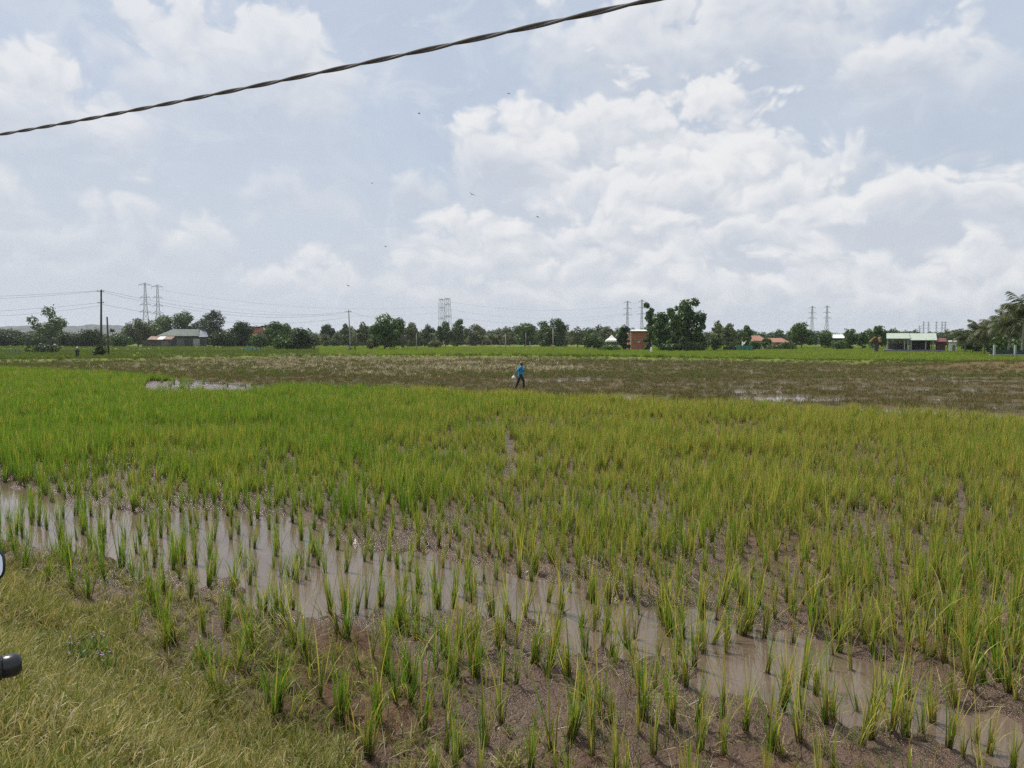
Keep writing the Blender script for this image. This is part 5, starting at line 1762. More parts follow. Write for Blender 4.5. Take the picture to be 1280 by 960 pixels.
for j in range(5):                       # overlapping roof sheets, front slope
    x0_, x1_ = -28 * k_ + j * 9.6 * k_, -28 * k_ + (j + 1) * 9.6 * k_
    t0 = max(0, min(1, (x0_ + 28 * k_) / (20 * k_)))
    r0_, r1_ = max(x0_, -10 * k_), max(x1_, -9.5 * k_)
    slab(MB(), (x0_, yf, ez), (x1_ - 0.02, yf, ez - 0.02 * j), (r1_ - 0.02, 0, rzq), (r0_, 0, rzq), 0.08).build('roof_sheet', M['tin_green'], sh)
for j in range(1):
    x0_, x1_ = 20.2 * k_, 31 * k_
    slab(MB(), (x0_, yf - 0.3, ez - 0.5), (x1_, yf - 0.3, ez - 0.35), (x1_ - 3 * k_, 0, rzq - 1.0), (x0_, 0, rzq - 0.1), 0.08).build('roof_sheet', M['tin_grey'], sh)['label'] = 'bluish grey lower roof sheet'
slab(MB(), (31 * k_, yb_, ez), (-28 * k_, yb_, ez), (-10 * k_, 0.05, rzq - 0.05), (28 * k_, 0.05, rzq - 0.05), 0.08).build('rear_roof', M['tin_grey'], sh)
MB().box((-1 * k_, -8.2 * k_, 5 * k_), (9 * k_, 0.2, 9 * k_)).build('door', M['grey_wall'], sh)
MB().box((17 * k_, -8.2 * k_, 5 * k_), (8 * k_, 0.2, 9.4 * k_)).build('door', M['plaster_grey'], sh)
MB().box((8 * k_, -8.15 * k_, 5 * k_), (6 * k_, 0.12, 10 * k_)).build('doorway_shade', M['glass_dark'], sh)  # dark panel stands in for the shade inside an open doorway, not glass
for xx_ in (-24, -11, 4, 12, 24, 29):
    MB().box((xx_ * k_, -10.3 * k_, 6 * k_), (0.25, 0.25, 13 * k_)).build('post', M['dark_post'], sh)
b = bld(196, 433.6)
k_ = scale_at(b.y)
an = thing('lean_to_shed', 'low dark lean-to with a rusty patched roof at the left end of the tin shed', 'shed', b, 0.30)
MB().box((0, 0, 4 * k_), (32 * k_, 10 * k_, 8 * k_)).build('wall', M['dark_wall'], an)
for j, (x0_, x1_, mt) in enumerate(((-10, 1, 'rust'), (1.1, 8, 'white_sheet'), (8.1, 18, 'rust'))):
    slab(MB(), (x0_ * k_, -7 * k_, (9 + .2 * j) * k_), (x1_ * k_, -7 * k_, (9 + .2 * j) * k_), ((x1_ + 3) * k_, 3 * k_, 13 * k_), ((x0_ + 3) * k_, 3 * k_, 13 * k_), 0.08).build('roof_sheet', M[mt], an)
MB().box((10 * k_, -5.2 * k_, 3.6 * k_), (8 * k_, 0.15, 7 * k_)).build('door', M['grey_wall'], an)

# brick gable behind trees
b = bld(322, 432.2)
k_ = scale_at(b.y)
hs_ = thing('brick_house', 'bare orange brick house end showing above bushes right of the round-topped tree', 'house', b)
m = MB()
m.box((2 * k_, 5, 11 * k_), (18 * k_, 10, 22 * k_))
m.build('wall', M['brick'], hs_)
slab(MB(), (-8 * k_, -0.5, 22.2 * k_), (11.5 * k_, -0.5, 25.5 * k_), (11.5 * k_, 10.5, 25.5 * k_), (-8 * k_, 10.5, 22.2 * k_), 0.15).build('roof', M['rust'], hs_)
MB().box((-18 * k_, 3, 23.5 * k_), (20 * k_, 8, 1.6 * k_)).build('side_roof', M['grey_wall'], hs_)
MB().box((-18 * k_, 4, 11 * k_), (16 * k_, 6, 22 * k_)).build('side_wall', M['plaster_grey'], hs_)
MB().box((2 * k_, -0.04, 14 * k_), (4 * k_, 0.12, 5 * k_)).build('window', M['glass_dark'], hs_)

# red brick house
b = bld(800, 438)
k_ = scale_at(b.y)
rh = thing('red_brick_house', 'boxy red brick house with a white roof edge left of the tall dark clump', 'house', b, 0.06)
xl, xr = -11 * k_, 8.5 * k_
MB().box(((xl + xr) / 2, 3, 12 * k_), (xr - xl, 6, 24 * k_)).build('wall', M['brick'], rh)
MB().box((xr + 3.6 * k_, 3.4, 15.6 * k_), (7 * k_, 5, 9 * k_)).build('side_upper_wall', M['brick'], rh)
MB().box((xr + 3.6 * k_, 3.0, 5.5 * k_), (7.2 * k_, 5.6, 11 * k_)).build('side_wall', M['plaster_grey'], rh)
slab(MB(), (xl - 0.3, -0.7, 24.3 * k_), (xr + 4.5 * k_, -0.7, 24.3 * k_), (xr + 4.5 * k_, 6.5, 26 * k_), (xl - 0.3, 6.5, 26 * k_), 0.16).build('roof', M['white_sheet'], rh)
slab(MB(), (xr + 3.9 * k_, -0.7, 23.4 * k_), (xr + 8 * k_, -0.7, 18 * k_), (xr + 8 * k_, 6.5, 18 * k_), (xr + 3.9 * k_, 6.5, 23.4 * k_), 0.12).build('side_roof', M['rust'], rh)
MB().box(((xl + xr) / 2, -0.03, 13.4 * k_), (xr - xl + 0.04, 0.12, 0.25)).build('string_course', M['concrete'], rh)
vt = MB().box((-1.6 * k_, -0.05, 10.6 * k_), (3.0 * k_, 0.14, 2.4 * k_)).build('vent', M['plaster_grey'], rh)
for j in range(3):
    MB().box((-1.6 * k_, -0.14, (9.9 + 0.7 * j) * k_), (2.8 * k_, 0.06, 0.1)).build('vent_slat', M['white_paint'], vt)
MB().box((xl - 0.12, 0.2, 11 * k_), (0.2, 0.2, 22 * k_)).build('drain_pipe', M['white_paint'], rh)
t = thing('water_tank', 'round blue water tank on a stand beside the red brick house roof', 'tank', (b.x - 15 * k_, b.y + 1.5, 0.04))
MB().lathe([(0.3, 23.6 * k_), (0.95, 23.7 * k_), (1.0, 24.5 * k_), (0.98, 27 * k_), (0.75, 27.9 * k_), (0.25, 28.3 * k_), (0.22, 28.7 * k_)], 16).build('tank_body', M['blue_plastic'], t, True)
for sx in (-1, 1):
    for sy in (-1, 1):
        MB().box((sx * 0.65, sy * 0.65, 11.6 * k_), (0.12, 0.12, 23.2 * k_)).build('leg', M['steel'], t)
MB().box((0, 0, 23.35 * k_), (1.7, 1.7, 0.12)).build('platform', M['steel'], t)

# white tent
b = bld(764.5, 437.2)
k_ = scale_at(b.y)
tn = thing('white_tent', 'small white peaked tent between bushes left of the red brick house', 'tent', b)
hw, ez, pz = 7.2 * k_, 11.5 * k_, 18.5 * k_
m = MB()
m.v = [(-hw, -hw, ez), (hw, -hw, ez), (hw, hw, ez), (-hw, hw, ez)]
mid = [(-hw * .45, -hw * .45, ez + (pz - ez) * .45), (hw * .45, -hw * .45, ez + (pz - ez) * .45), (hw * .45, hw * .45, ez + (pz - ez) * .45), (-hw * .45, hw * .45, ez + (pz - ez) * .45)]
m.v += mid + [(0, 0, pz)]
for q in range(4):
    w_ = (q + 1) % 4
    m.f += [(q, w_, 4 + w_, 4 + q), (4 + q, 4 + w_, 8)]
m.build('canopy', M['white_paint'], tn)
for q in range(4):
    a_, c_ = Vector(m.v[q]), Vector(m.v[(q + 1) % 4])
    mm = (a_ + c_) / 2
    MB().box(mm - Vector((0, 0, 0.22)), (abs(a_.x - c_.x) + 0.05, abs(a_.y - c_.y) + 0.05, 0.42)).build('valance', M['white_paint'], tn)
    MB().tube([(a_.x, a_.y, 0), a_], 0.06, 6).build('leg', M['steel'], tn)

# orange roofed houses
for px, by, wpx, hpx, lab in ((948, 436.6, 18, 17, 'left orange-tiled house half hidden by trees right of the teal net'), (974, 436.6, 22, 14, 'right orange-tiled house with a white wall, lower of the two')):
    b = bld(px, by)
    k_ = scale_at(b.y)
    o = thing('orange_roofed_house', lab, 'house', b, 0.1, 'orange roofed houses')
    w_, ev = wpx * k_, hpx * 0.62 * k_
    MB().box((0, 4, ev / 2), (w_, 8, ev)).build('wall', M['plaster'], o)
    slab(MB(), (-w_ * .56, -0.8, ev), (w_ * .56, -0.8, ev), (w_ * .46, 4, hpx * k_), (-w_ * .46, 4, hpx * k_), 0.12).build('roof', M['orange_tile'], o)
    slab(MB(), (w_ * .56, 8.8, ev), (-w_ * .56, 8.8, ev), (-w_ * .46, 4.02, hpx * k_ - 0.02), (w_ * .46, 4.02, hpx * k_ - 0.02), 0.12).build('rear_roof', M['orange_tile'], o)
    for q in (-0.28, 0.05, 0.32):
        f_ = MB().box((q * w_, -0.02, ev * .55), (1.2, 0.12, 1.5)).build('window', M['white_paint'], o)
        MB().box((q * w_, -0.07, ev * .55), (0.95, 0.1, 1.25)).build('pane', M['glass_dark'], f_)
    MB().box((-0.12 * w_, -0.03, 1.1), (1.0, 0.12, 2.2)).build('door', M['red_paint'], o)

# far white-roofed house
b = bld(1047, 435.6)
k_ = scale_at(b.y)
o = thing('far_house', 'far house of which only a flat white roof shows between trees', 'house', b, -0.4)
MB().box((0, 4, 6.3 * k_), (15 * k_, 8, 12.6 * k_)).build('wall', M['grey_wall'], o)
slab(MB(), (-8 * k_, -1, 13 * k_), (8 * k_, -1, 13 * k_), (7.5 * k_, 9, 17.5 * k_), (-7.5 * k_, 9, 17.5 * k_), 0.15).build('roof', M['white_sheet'], o)
MB().box((0, -0.04, 9 * k_), (9 * k_, 0.12, 2.2)).build('window', M['glass_dark'], o)

# open pavilion at the right
b = bld(1141, 440.8)
k_ = scale_at(b.y)
pv_ = thing('pavilion', 'open-sided pavilion with a pale green-white roof and raised deck at the right', 'pavilion', b, -0.44)
MB().box((1 * k_, 3.2, 0.35), (68 * k_, 7.6, 0.62)).build('deck', M['deck'], pv_)
for (x0_, x1_, e_, r_) in ((-30, -3.8, 17.5, 24.2), (-3.6, 26, 15.6, 24.0)):
    slab(MB(), (x0_ * k_, -0.9, e_ * k_), (x1_ * k_, -0.9, e_ * k_), (x1_ * k_, 3.4, r_ * k_), (x0_ * k_, 3.4, r_ * k_), 0.10).build('roof', M['cream_sheet'], pv_)
    slab(MB(), (x1_ * k_, 7.4, e_ * k_), (x0_ * k_, 7.4, e_ * k_), (x0_ * k_, 3.42, r_ * k_ - .03), (x1_ * k_, 3.42, r_ * k_ - .03), 0.10).build('rear_roof', M['cream_sheet'], pv_)
for xx_ in (-28.5, -9.5, -6, -2.2, 14, 22.5):
    for yy_ in (0.0, 6.6):
        MB().box((xx_ * k_, yy_, 8 * k_ + 0.3), (0.24, 0.24, 16 * k_)).build('post', M['plaster_grey'], pv_)
MB().box((-16 * k_, 6.4, 5.4 * k_ + .3), (23 * k_, 0.16, 8.0 * k_)).build('rear_wall', M['dark_wall'], pv_)
MB().box((10 * k_, 6.4, 7.0 * k_ + .3), (22 * k_, 0.16, 12 * k_)).build('rear_wall', M['dark_wall'], pv_)
MB().box((-15 * k_, -0.1, 3.8 * k_), (16 * k_, 0.1, 0.12)).build('rail', M['dark_post'], pv_)
MB().box((8 * k_, 2.2, 3.6 * k_), (12 * k_, 2.2, 0.12)).build('table_top', M['dark_post'], pv_)
an = thing('red_annex', 'small dark red hut joined to the right end of the pavilion', 'hut', Vector((b.x + 31 * k_ * math.cos(0.44), b.y - 31 * k_ * math.sin(0.44), 0.04)), -0.44)
MB().box((0, 3, 7 * k_), (9 * k_, 5, 14 * k_)).build('wall', M['red_paint'], an)
slab(MB(), (-5.5 * k_, -0.5, 13.6 * k_), (6.5 * k_, -0.5, 13.6 * k_), (5 * k_, 3, 18 * k_), (-5 * k_, 3, 18 * k_), 0.1).build('roof', M['red_paint'], an)
MB().box((1 * k_, 0.46, 5 * k_), (4 * k_, 0.12, 9 * k_)).build('door', M['dark_wall'], an)
MB().box((7.6 * k_, 1, 6 * k_), (0.2, 0.2, 12 * k_)).build('post', M['plaster_grey'], an)
# white hut
b = bld(1191, 440.2)
k_ = scale_at(b.y)
o = thing('white_hut', 'small white-walled hut between the pavilion and the shortest coconut palm', 'hut', b, -0.5)
MB().box((0, 1.5, 6.3 * k_), (8.5 * k_, 2.6, 12.6 * k_)).build('wall', M['plaster'], o)
slab(MB(), (-5.2 * k_, -0.2, 12.7 * k_), (5.2 * k_, -0.2, 12.7 * k_), (5.2 * k_, 3.2, 14.6 * k_), (-5.2 * k_, 3.2, 14.6 * k_), 0.1).build('roof', M['plaster_grey'], o)
MB().box((1 * k_, 0.17, 4.4 * k_), (3 * k_, 0.1, 8.6 * k_)).build('door', M['grey_wall'], o)


# fences
def net_fence(name, label, x0, x1, by, hpx, mat, npost=5, rail=None):
    a, c = G(x0, by), G(x1, by)
    t = thing(name, label, 'fence', (a.x, a.y, 0.03))
    d = c - a
    hh = hpx * scale_at(a.y)
    m = MB()
    nn_ = 24
    for i in range(nn_):
        p0, p1 = d * (i / nn_), d * ((i + 1) / nn_)
        z0, z1 = hh * (0.92 + 0.08 * rnd.random()), hh * (0.92 + 0.08 * rnd.random())
        off = 0.05 * math.sin(i * 1.7)
        m.box(((p0 + p1) / 2).x * Vector((1, 0, 0)) + Vector((0, ((p0 + p1) / 2).y + off, z0 / 2)), (d.length / nn_ * 1.02, 0.03, z0))
    m.build('net', mat, t)
    for i in range(npost):
        p0 = d * (i / (npost - 1))
        MB().tube([(p0.x, p0.y - 0.1, 0), (p0.x, p0.y - 0.1, hh * 1.08)], 0.06, 6).build('post', M['dark_post'], t)
    return t


net_fence('net_fence', 'bright teal net fence on the field edge right of the tall dark clump', 921.5, 941, 439.2, 7.4, M['teal_net'])
net_fence('net_fence', 'dull green net fence left of the bright teal net', 904, 920.5, 439.2, 6.4, M['dark_net'])
net_fence('net_fence', 'low pale teal net pen on the field edge below the brick gable', 305, 326, 440.4, 5.6, M['pale_net'])
net_fence('net_fence', 'faint pale net at the far left beside the low rounded bush', 8, 24, 442.5, 4.2, M['pale_net'])
a, c = G(1238, 447.5), G(1300, 447.5)
t = thing('white_fence', 'low white concrete fence with two pillars under the coconut palms', 'fence', (a.x, a.y, 0.05))
k_ = scale_at(a.y)
for q in (4.5, 30.5, 56):
    MB().box((q * k_, 0, 8.5 * k_), (2.0 * k_, 0.3, 15 * k_)).build('pillar', M['plaster_grey'], t)
MB().box((31 * k_, 0.1, 3.4 * k_), (64 * k_, 0.18, 1.4 * k_)).build('rail', M['plaster_grey'], t)
MB().box((31 * k_, 0.28, 1.2 * k_), (62 * k_, 0.16, 2.6 * k_)).build('base_wall', M['rust'], t)
MB().box((31 * k_, 0.5, 7 * k_), (60 * k_, 0.04, 5 * k_)).build('net', M['dark_net'], t)

# white marker by the field
b = gbase(814, 441.3)
k_ = scale_at(b[1])
o = thing('marker_post', 'short white marker post in the grass in front of the red brick house', 'post', b)
MB().box((0, 0, 2.4 * k_), (2.4 * k_, 0.4, 4.8 * k_)).build('shaft', M['white_paint'], o, bevel=0.05)
MB().lathe([(1.0 * k_, 4.8 * k_), (1.05 * k_, 5.6 * k_), (0.7 * k_, 6.4 * k_), (0.2 * k_, 6.8 * k_)], 10).build('cap', M['white_paint'], o, True)


# ------------------------------------------------------------------ people
def fuse(m, voxel, name):
    """several overlapping forms -> one continuous smooth surface"""
    me = m.mesh('tmp')
    o = bpy.data.objects.new('tmp', me)
    COL.objects.link(o)
    md = o.modifiers.new('r', 'REMESH')
    md.mode = 'VOXEL'
    md.voxel_size = voxel
    sm = o.modifiers.new('s', 'SMOOTH')
    sm.iterations = 4
    sm.factor = 0.5
    dg = bpy.context.evaluated_depsgraph_get()
    res = bpy.data.meshes.new_from_object(o.evaluated_get(dg))
    res.name = name
    res.polygons.foreach_set('use_smooth', [True] * len(res.polygons))
    bpy.data.objects.remove(o)
    return res


def limb(m, pts_, rads):
    m.tube(pts_, rads, 10)
    for p, r_ in zip(pts_, rads):
        m.ell(p, (r_, r_, r_), 10, 6)


def hand(m, wrist, dirn, side):
    d = Vector(dirn).normalized()
    s_ = Vector(side).normalized()
    n = d.cross(s_)
    w = Vector(wrist)
    m.ell(w + d * 0.045, (0.032, 0.032, 0.045), 8, 6)
    for i, (o_, L_) in enumerate(((-0.026, 0.066), (-0.009, 0.076), (0.009, 0.071), (0.026, 0.056))):
        p0 = w + d * 0.075 + s_ * o_
        m.tube([p0, p0 + d * L_ * 0.55 + n * 0.010, p0 + d * L_ * 0.85 + n * 0.035], [0.0095, 0.009, 0.0075], 6)
    p0 = w + d * 0.030 - s_ * 0.028
    m.tube([p0, p0 + d * 0.03 - s_ * 0.022, p0 + d * 0.058 - s_ * 0.020 + n * 0.015], [0.011, 0.010, 0.008], 6)


def head_form(m, c, fwd):
    f = Vector(fwd).normalized()
    s_ = f.cross(Vector((0, 0, 1)))
    rot = Matrix((s_, f, Vector((0, 0, 1)))).transposed()
    m.ell(c, (0.074, 0.092, 0.112), 14, 10, rot)
    m.ell(c + f * 0.02 - Vector((0, 0, 0.055)), (0.058, 0.070, 0.065), 12, 8, rot)
    m.tube([c + f * 0.085 + Vector((0, 0, 0.015)), c + f * 0.112 - Vector((0, 0, 0.022))], [0.010, 0.017], 6)
    m.ell(c + f * 0.085 - Vector((0, 0, 0.062)), (0.025, 0.012, 0.009), 8, 6, rot)
    for sg in (-1, 1):
        m.ell(c + s_ * sg * 0.076, (0.012, 0.022, 0.032), 8, 6, rot)
        m.ell(c + f * 0.078 + s_ * sg * 0.032 + Vector((0, 0, 0.022)), (0.016, 0.012, 0.009), 8, 6, rot)


# farmer in blue, walking to the right, a white bag in the hand behind
b = Vector(gbase(650.5, 487.5))
per = thing('person', 'farmer in a blue shirt, black trousers and brown hat striding across the stubble', 'person', b)
S = (b.y / F_PX) * 34.5 / 1.68
per.scale = (S, S, S)
m = MB()
hip = Vector((0, 0, 0.86))
lf, rf = Vector((-0.30, 0.06, 0.05)), Vector((0.20, -0.06, 0.05))
lk, rk = Vector((-0.14, 0.07, 0.47)), Vector((0.20, -0.07, 0.50))
lh, rh_ = Vector((-0.03, 0.08, 0.84)), Vector((0.03, -0.08, 0.84))
ch, nk = Vector((0.03, 0, 1.22)), Vector((0.05, 0, 1.40))
head_c = Vector((0.09, -0.01, 1.545))
limb(m, [lh, lk, lf + Vector((0, 0, 0.05))], [0.085, 0.056, 0.040])
limb(m, [rh_, rk, rf + Vector((0, 0, 0.05))], [0.085, 0.056, 0.040])
for ft in (lf, rf):
    m.ell(ft + Vector((0.07, 0, -0.01)), (0.12, 0.045, 0.038), 10, 6)
limb(m, [hip, Vector((0.01, 0, 1.02)), ch, Vector((0.04, 0, 1.34))], [0.135, 0.125, 0.15, 0.11])
limb(m, [Vector((0.04, 0.15, 1.34)), Vector((0.04, -0.15, 1.34))], [0.07, 0.07])
limb(m, [nk - Vector((0, 0, 0.06)), nk + Vector((0.02, 0, 0.06))], [0.055, 0.05])
head_form(m, head_c, (1, -0.15, -0.1))
# rear arm swung back with the bag, front arm bent up
rs, re, rw = Vector((0.0, -0.18, 1.33)), Vector((-0.20, -0.24, 1.14)), Vector((-0.34, -0.22, 0.98))
ls, le_, lw = Vector((0.06, 0.17, 1.33)), Vector((0.20, 0.18, 1.10)), Vector((0.30, 0.08, 1.27))
limb(m, [rs, re, rw], [0.052, 0.040, 0.028])
limb(m, [ls, le_, lw], [0.052, 0.040, 0.028])
hand(m, rw, (-0.5, 0, -0.85), (0, 1, 0))
hand(m, lw, (0.2, -0.1, 0.9), (0, 1, 0))
link_mesh('body', fuse(m, 0.011, 'body'), per, M['skin'])
m = MB()
limb(m, [Vector((0, 0, 0.80)), Vector((0.01, 0, 1.02)), ch, Vector((0.04, 0, 1.34))], [0.160, 0.145, 0.170, 0.125])
limb(m, [Vector((0.04, 0.15, 1.335)), Vector((0.04, -0.15, 1.335))], [0.088, 0.088])
limb(m, [rs, re, re.lerp(rw, 0.45)], [0.078, 0.064, 0.054])
limb(m, [ls, le_, le_.lerp(lw, 0.35)], [0.078, 0.064, 0.054])
link_mesh('shirt', fuse(m, 0.016, 'shirt'), per, M['blue_shirt'])
m = MB()
limb(m, [lh, lk, lk.lerp(lf, 0.80)], [0.115, 0.082, 0.068])
limb(m, [rh_, rk, rk.lerp(rf, 0.80)], [0.115, 0.082, 0.068])
limb(m, [Vector((0, 0.05, 0.86)), Vector((0, -0.05, 0.86))], [0.125, 0.125])
link_mesh('trousers', fuse(m, 0.016, 'trousers'), per, M['black_cloth'])
hx_ = head_c + Vector((0, 0, 0.055))
hb = MB().lathe([(0.165, 0.0), (0.17, 0.008), (0.108, 0.022), (0.102, 0.06), (0.085, 0.095), (0.04, 0.112), (0.005, 0.115)], 18, hx_)
hb.build('hat', M['hat'], per, True)
MB().ell(head_c + Vector((-0.03, 0, 0.0)), (0.075, 0.085, 0.095), 12, 8).build('hair', M['hair'], per, True)
bag = MB()
bag.lathe([(0.02, 0.0), (0.03, -0.04), (0.10, -0.10), (0.15, -0.20), (0.145, -0.28), (0.09, -0.34), (0.02, -0.355)], 12)
for i, v in enumerate(bag.v):
    bag.v[i] = (v[0] * (1 + 0.2 * math.sin(i * 2.1)), v[1] * (1 + 0.2 * math.cos(i * 1.7)), v[2])
bo = bag.build('bag', M['white_bag'], None, True)
bo.location = b + (rw + Vector((-0.06, 0, -0.09))) * S
bo.scale = (S * 0.9, S * 0.9, S * 0.9)
tag(bo, 'white bag swinging from the hand of the farmer in blue', 'bag')

# second person, far left, standing
b = Vector(gbase(97, 451.5))
per = thing('person', 'person in dark clothes with a pale cloth on the head standing at the far left', 'person', b)
S = (b.y / F_PX) * 17.0 / 1.66
per.scale = (S, S, S)
m = MB()
for sg in (-1, 1):
    limb(m, [(0.09 * sg, 0, 0.84), (0.10 * sg, -0.02, 0.46), (0.10 * sg, 0.01, 0.09)], [0.085, 0.056, 0.042])
    m.ell((0.10 * sg, -0.06, 0.04), (0.045, 0.12, 0.038), 10, 6)
    sh_, el_, wr_ = Vector((0.19 * sg, 0, 1.33)), Vector((0.25 * sg, 0.02, 1.07)), Vector((0.17 * sg, -0.16, 0.95))
    limb(m, [sh_, el_, wr_], [0.052, 0.040, 0.028])
    hand(m, wr_, (-0.4 * sg, -0.7, -0.4), (0, 0, 1))
limb(m, [Vector((0, 0, 0.88)), Vector((0, 0, 1.05)), Vector((0, 0, 1.22)), Vector((0, 0, 1.34))], [0.135, 0.12, 0.145, 0.11])
limb(m, [Vector((-0.16, 0, 1.34)), Vector((0.16, 0, 1.34))], [0.07, 0.07])
limb(m, [Vector((0, 0, 1.36)), Vector((0, 0, 1.46))], [0.055, 0.05])
head_form(m, Vector((0, -0.02, 1.545)), (0.2, -1, 0))
link_mesh('body', fuse(m, 0.012, 'body'), per, M['skin'])
m = MB()
limb(m, [Vector((0, 0, 0.84)), Vector((0, 0, 1.05)), Vector((0, 0, 1.22)), Vector((0, 0, 1.34))], [0.16, 0.145, 0.17, 0.12])
for sg in (-1, 1):
    limb(m, [Vector((0, 0, 1.335)), Vector((0.19 * sg, 0, 1.33)), Vector((0.25 * sg, 0.02, 1.07)), Vector((0.19 * sg, -0.12, 0.98))], [0.09, 0.078, 0.062, 0.05])
link_mesh('shirt', fuse(m, 0.018, 'shirt'), per, M['navy_cloth'])
m = MB()
for sg in (-1, 1):
    limb(m, [Vector((0.04 * sg, 0, 0.86)), Vector((0.095 * sg, 0, 0.80)), Vector((0.10 * sg, -0.02, 0.46)), Vector((0.10 * sg, 0.01, 0.16))], [0.12, 0.115, 0.085, 0.07])
link_mesh('trousers', fuse(m, 0.018, 'trousers'), per, M['black_cloth'])
MB().lathe([(0.12, -0.06), (0.125, 0.0), (0.105, 0.06), (0.06, 0.11), (0.01, 0.125)], 16, (0, 0, 1.56)).build('headcloth', M['white_bag'], per, True)

# ------------------------------------------------------------------ birds
b = Vector(gbase(1235, 458.5))
eg = thing('egret', 'white egret standing on the grass dike near the coconut palms', 'bird', b, 0.4)
eg.scale = (0.8, 0.8, 0.8)
m = MB()
m.ell((0, 0, 0.34), (0.20, 0.095, 0.10), 12, 8, Matrix.Rotation(-0.35, 3, 'Y'))
m.tube([(0.14, 0, 0.40), (0.22, 0, 0.50), (0.17, 0, 0.60), (0.22, 0, 0.68)], [0.05, 0.032, 0.026, 0.026], 8)
m.ell((0.235, 0, 0.69), (0.05, 0.028, 0.03), 10, 6)
m.tube([(-0.14, 0, 0.31), (-0.30, 0, 0.25)], [0.06, 0.02], 8)
link_mesh('body', fuse(m, 0.010, 'body'), eg, M['feather'])
MB().tube([(0.27, 0, 0.69), (0.37, 0, 0.675)], [0.012, 0.003], 6).build('bill', M['bill'], eg)
for sg in (-1, 1):
    MB().tube([(0.0, 0.04 * sg, 0.27), (-0.03, 0.04 * sg, 0.14), (0.01, 0.04 * sg, 0.0)], [0.012, 0.009, 0.009], 6).build('leg', M['bird_dark'], eg)
    MB().ell((-0.03, 0.085 * sg, 0.345), (0.19, 0.025, 0.075), 10, 6, Matrix.Rotation(-0.35, 3, 'Y')).build('wing', M['feather'], eg, True)

m = MB()
m.ell((0, 0, 0), (0.085, 0.026, 0.026), 10, 6)
m.tube([(-0.07, 0, 0), (-0.135, 0, 0.005)], [0.02, 0.008], 6)
m.ell((0.085, 0, 0.006), (0.026, 0.019, 0.019), 8, 6)
body_me = m.mesh('body', True)
body_me.materials.append(M['bird_dark'])
def wing_mesh(sg):
    m = MB()
    prof = [(0.045, -0.035, 0.0), (0.05, -0.03, 0.06), (0.03, -0.03, 0.12), (-0.04, -0.06, 0.19), (-0.085, -0.095, 0.235)]
    for i in range(len(prof) - 1):
        (a0, b0, s0), (a1, b1_, s1) = prof[i], prof[i + 1]
        z0, z1 = 0.04 * math.sin(s0 * 9), 0.04 * math.sin(s1 * 9)
        slab(m, (a0, sg * s0, z0), (a1, sg * s1, z1), (b1_, sg * s1, z1), (b0, sg * s0, z0), 0.004)
    me = m.mesh('wing')
    me.materials.append(M['bird_dark'])
    return me
wm_ = {s: wing_mesh(s) for s in (-1, 1)}
for i, (px, py, Y, lab) in enumerate(((524, 142, 62, 'small dark bird flying below the middle of the cable'), (590, 243, 48, 'dark bird banking over the left end of the big cloud bank'),
                                      (672, 271, 56, 'dark bird under the big cloud bank, highest right of the farmer'), (482, 308, 66, 'tiny dark bird low over the left tree line'),
                                      (435, 357, 52, 'dark bird just above the slim utility pole'), (465, 229, 85, 'faintest bird, left of the small cloud puff'),
                                      (636, 117, 78, 'tiny bird in front of the bright cloud right below the cable'))):
    o = thing('bird', lab, 'bird', atY(px, py, Y), i * 1.3 + 0.4, 'small birds in the sky')
    o.rotation_euler = (0.5 * math.sin(i * 2.1), 0.3 * math.cos(i * 1.7), i * 1.9)
    link_mesh('body', body_me, o)
    for s in (-1, 1):
        link_mesh('wing', wm_[s], o)

# ------------------------------------------------------------------ motorbike beside the camera (its right grip and mirror reach into view)
gx_end = atY(27.5, 830, 1.50)
GZ = gx_end.z
BRZ = R(36)
mb_x = gx_end.x - 0.36 * math.cos(BRZ) - 0.02 * math.sin(BRZ)
mb_y = 1.50 - 0.36 * math.sin(BRZ) + 0.02 * math.cos(BRZ)
road_z = float(land_z(mb_x, mb_y)[0])


def wheel(parent, y, r_):
    m = MB()
    for q in range(20):
        pass
    nseg, ns = 28, 8
    for i in range(nseg):
        a = 2 * math.pi * i / nseg
        for j in range(ns):
            t = 2 * math.pi * j / ns
            rr_ = r_ - 0.03 + 0.03 * math.cos(t)
            m.v.append((0.032 * math.sin(t), y + rr_ * math.cos(a), r_ + rr_ * math.sin(a)))
    for i in range(nseg):
        for j in range(ns):
            m.f.append((i * ns + j, ((i + 1) % nseg) * ns + j, ((i + 1) % nseg) * ns + (j + 1) % ns, i * ns + (j + 1) % ns))
    w = m.build('wheel', M['rubber'], parent, True)
    m = MB()
    for i in range(28):
        a, a2 = 2 * math.pi * i / 28, 2 * math.pi * (i + 1) / 28
        m.tube([(0, y + (r_ - .055) * math.cos(a), r_ + (r_ - .055) * math.sin(a)), (0, y + (r_ - .055) * math.cos(a2), r_ + (r_ - .055) * math.sin(a2))], 0.013, 6, False)
    m.build('rim', M['chrome'], w, True)
    m = MB()
    for i in range(18):
        a = 2 * math.pi * i / 18
        m.tube([(0.02 * (-1) ** i, y, r_), (0, y + (r_ - .06) * math.cos(a), r_ + (r_ - .06) * math.sin(a))], 0.0022, 4, False)
    m.build('spokes', M['chrome'], w)
    MB().lathe([(0.02, -0.06), (0.05, -0.05), (0.045, 0), (0.05, 0.05), (0.02, 0.06)], 12, (0, y, r_), 'X').build('hub', M['gloss_black'], w, True)


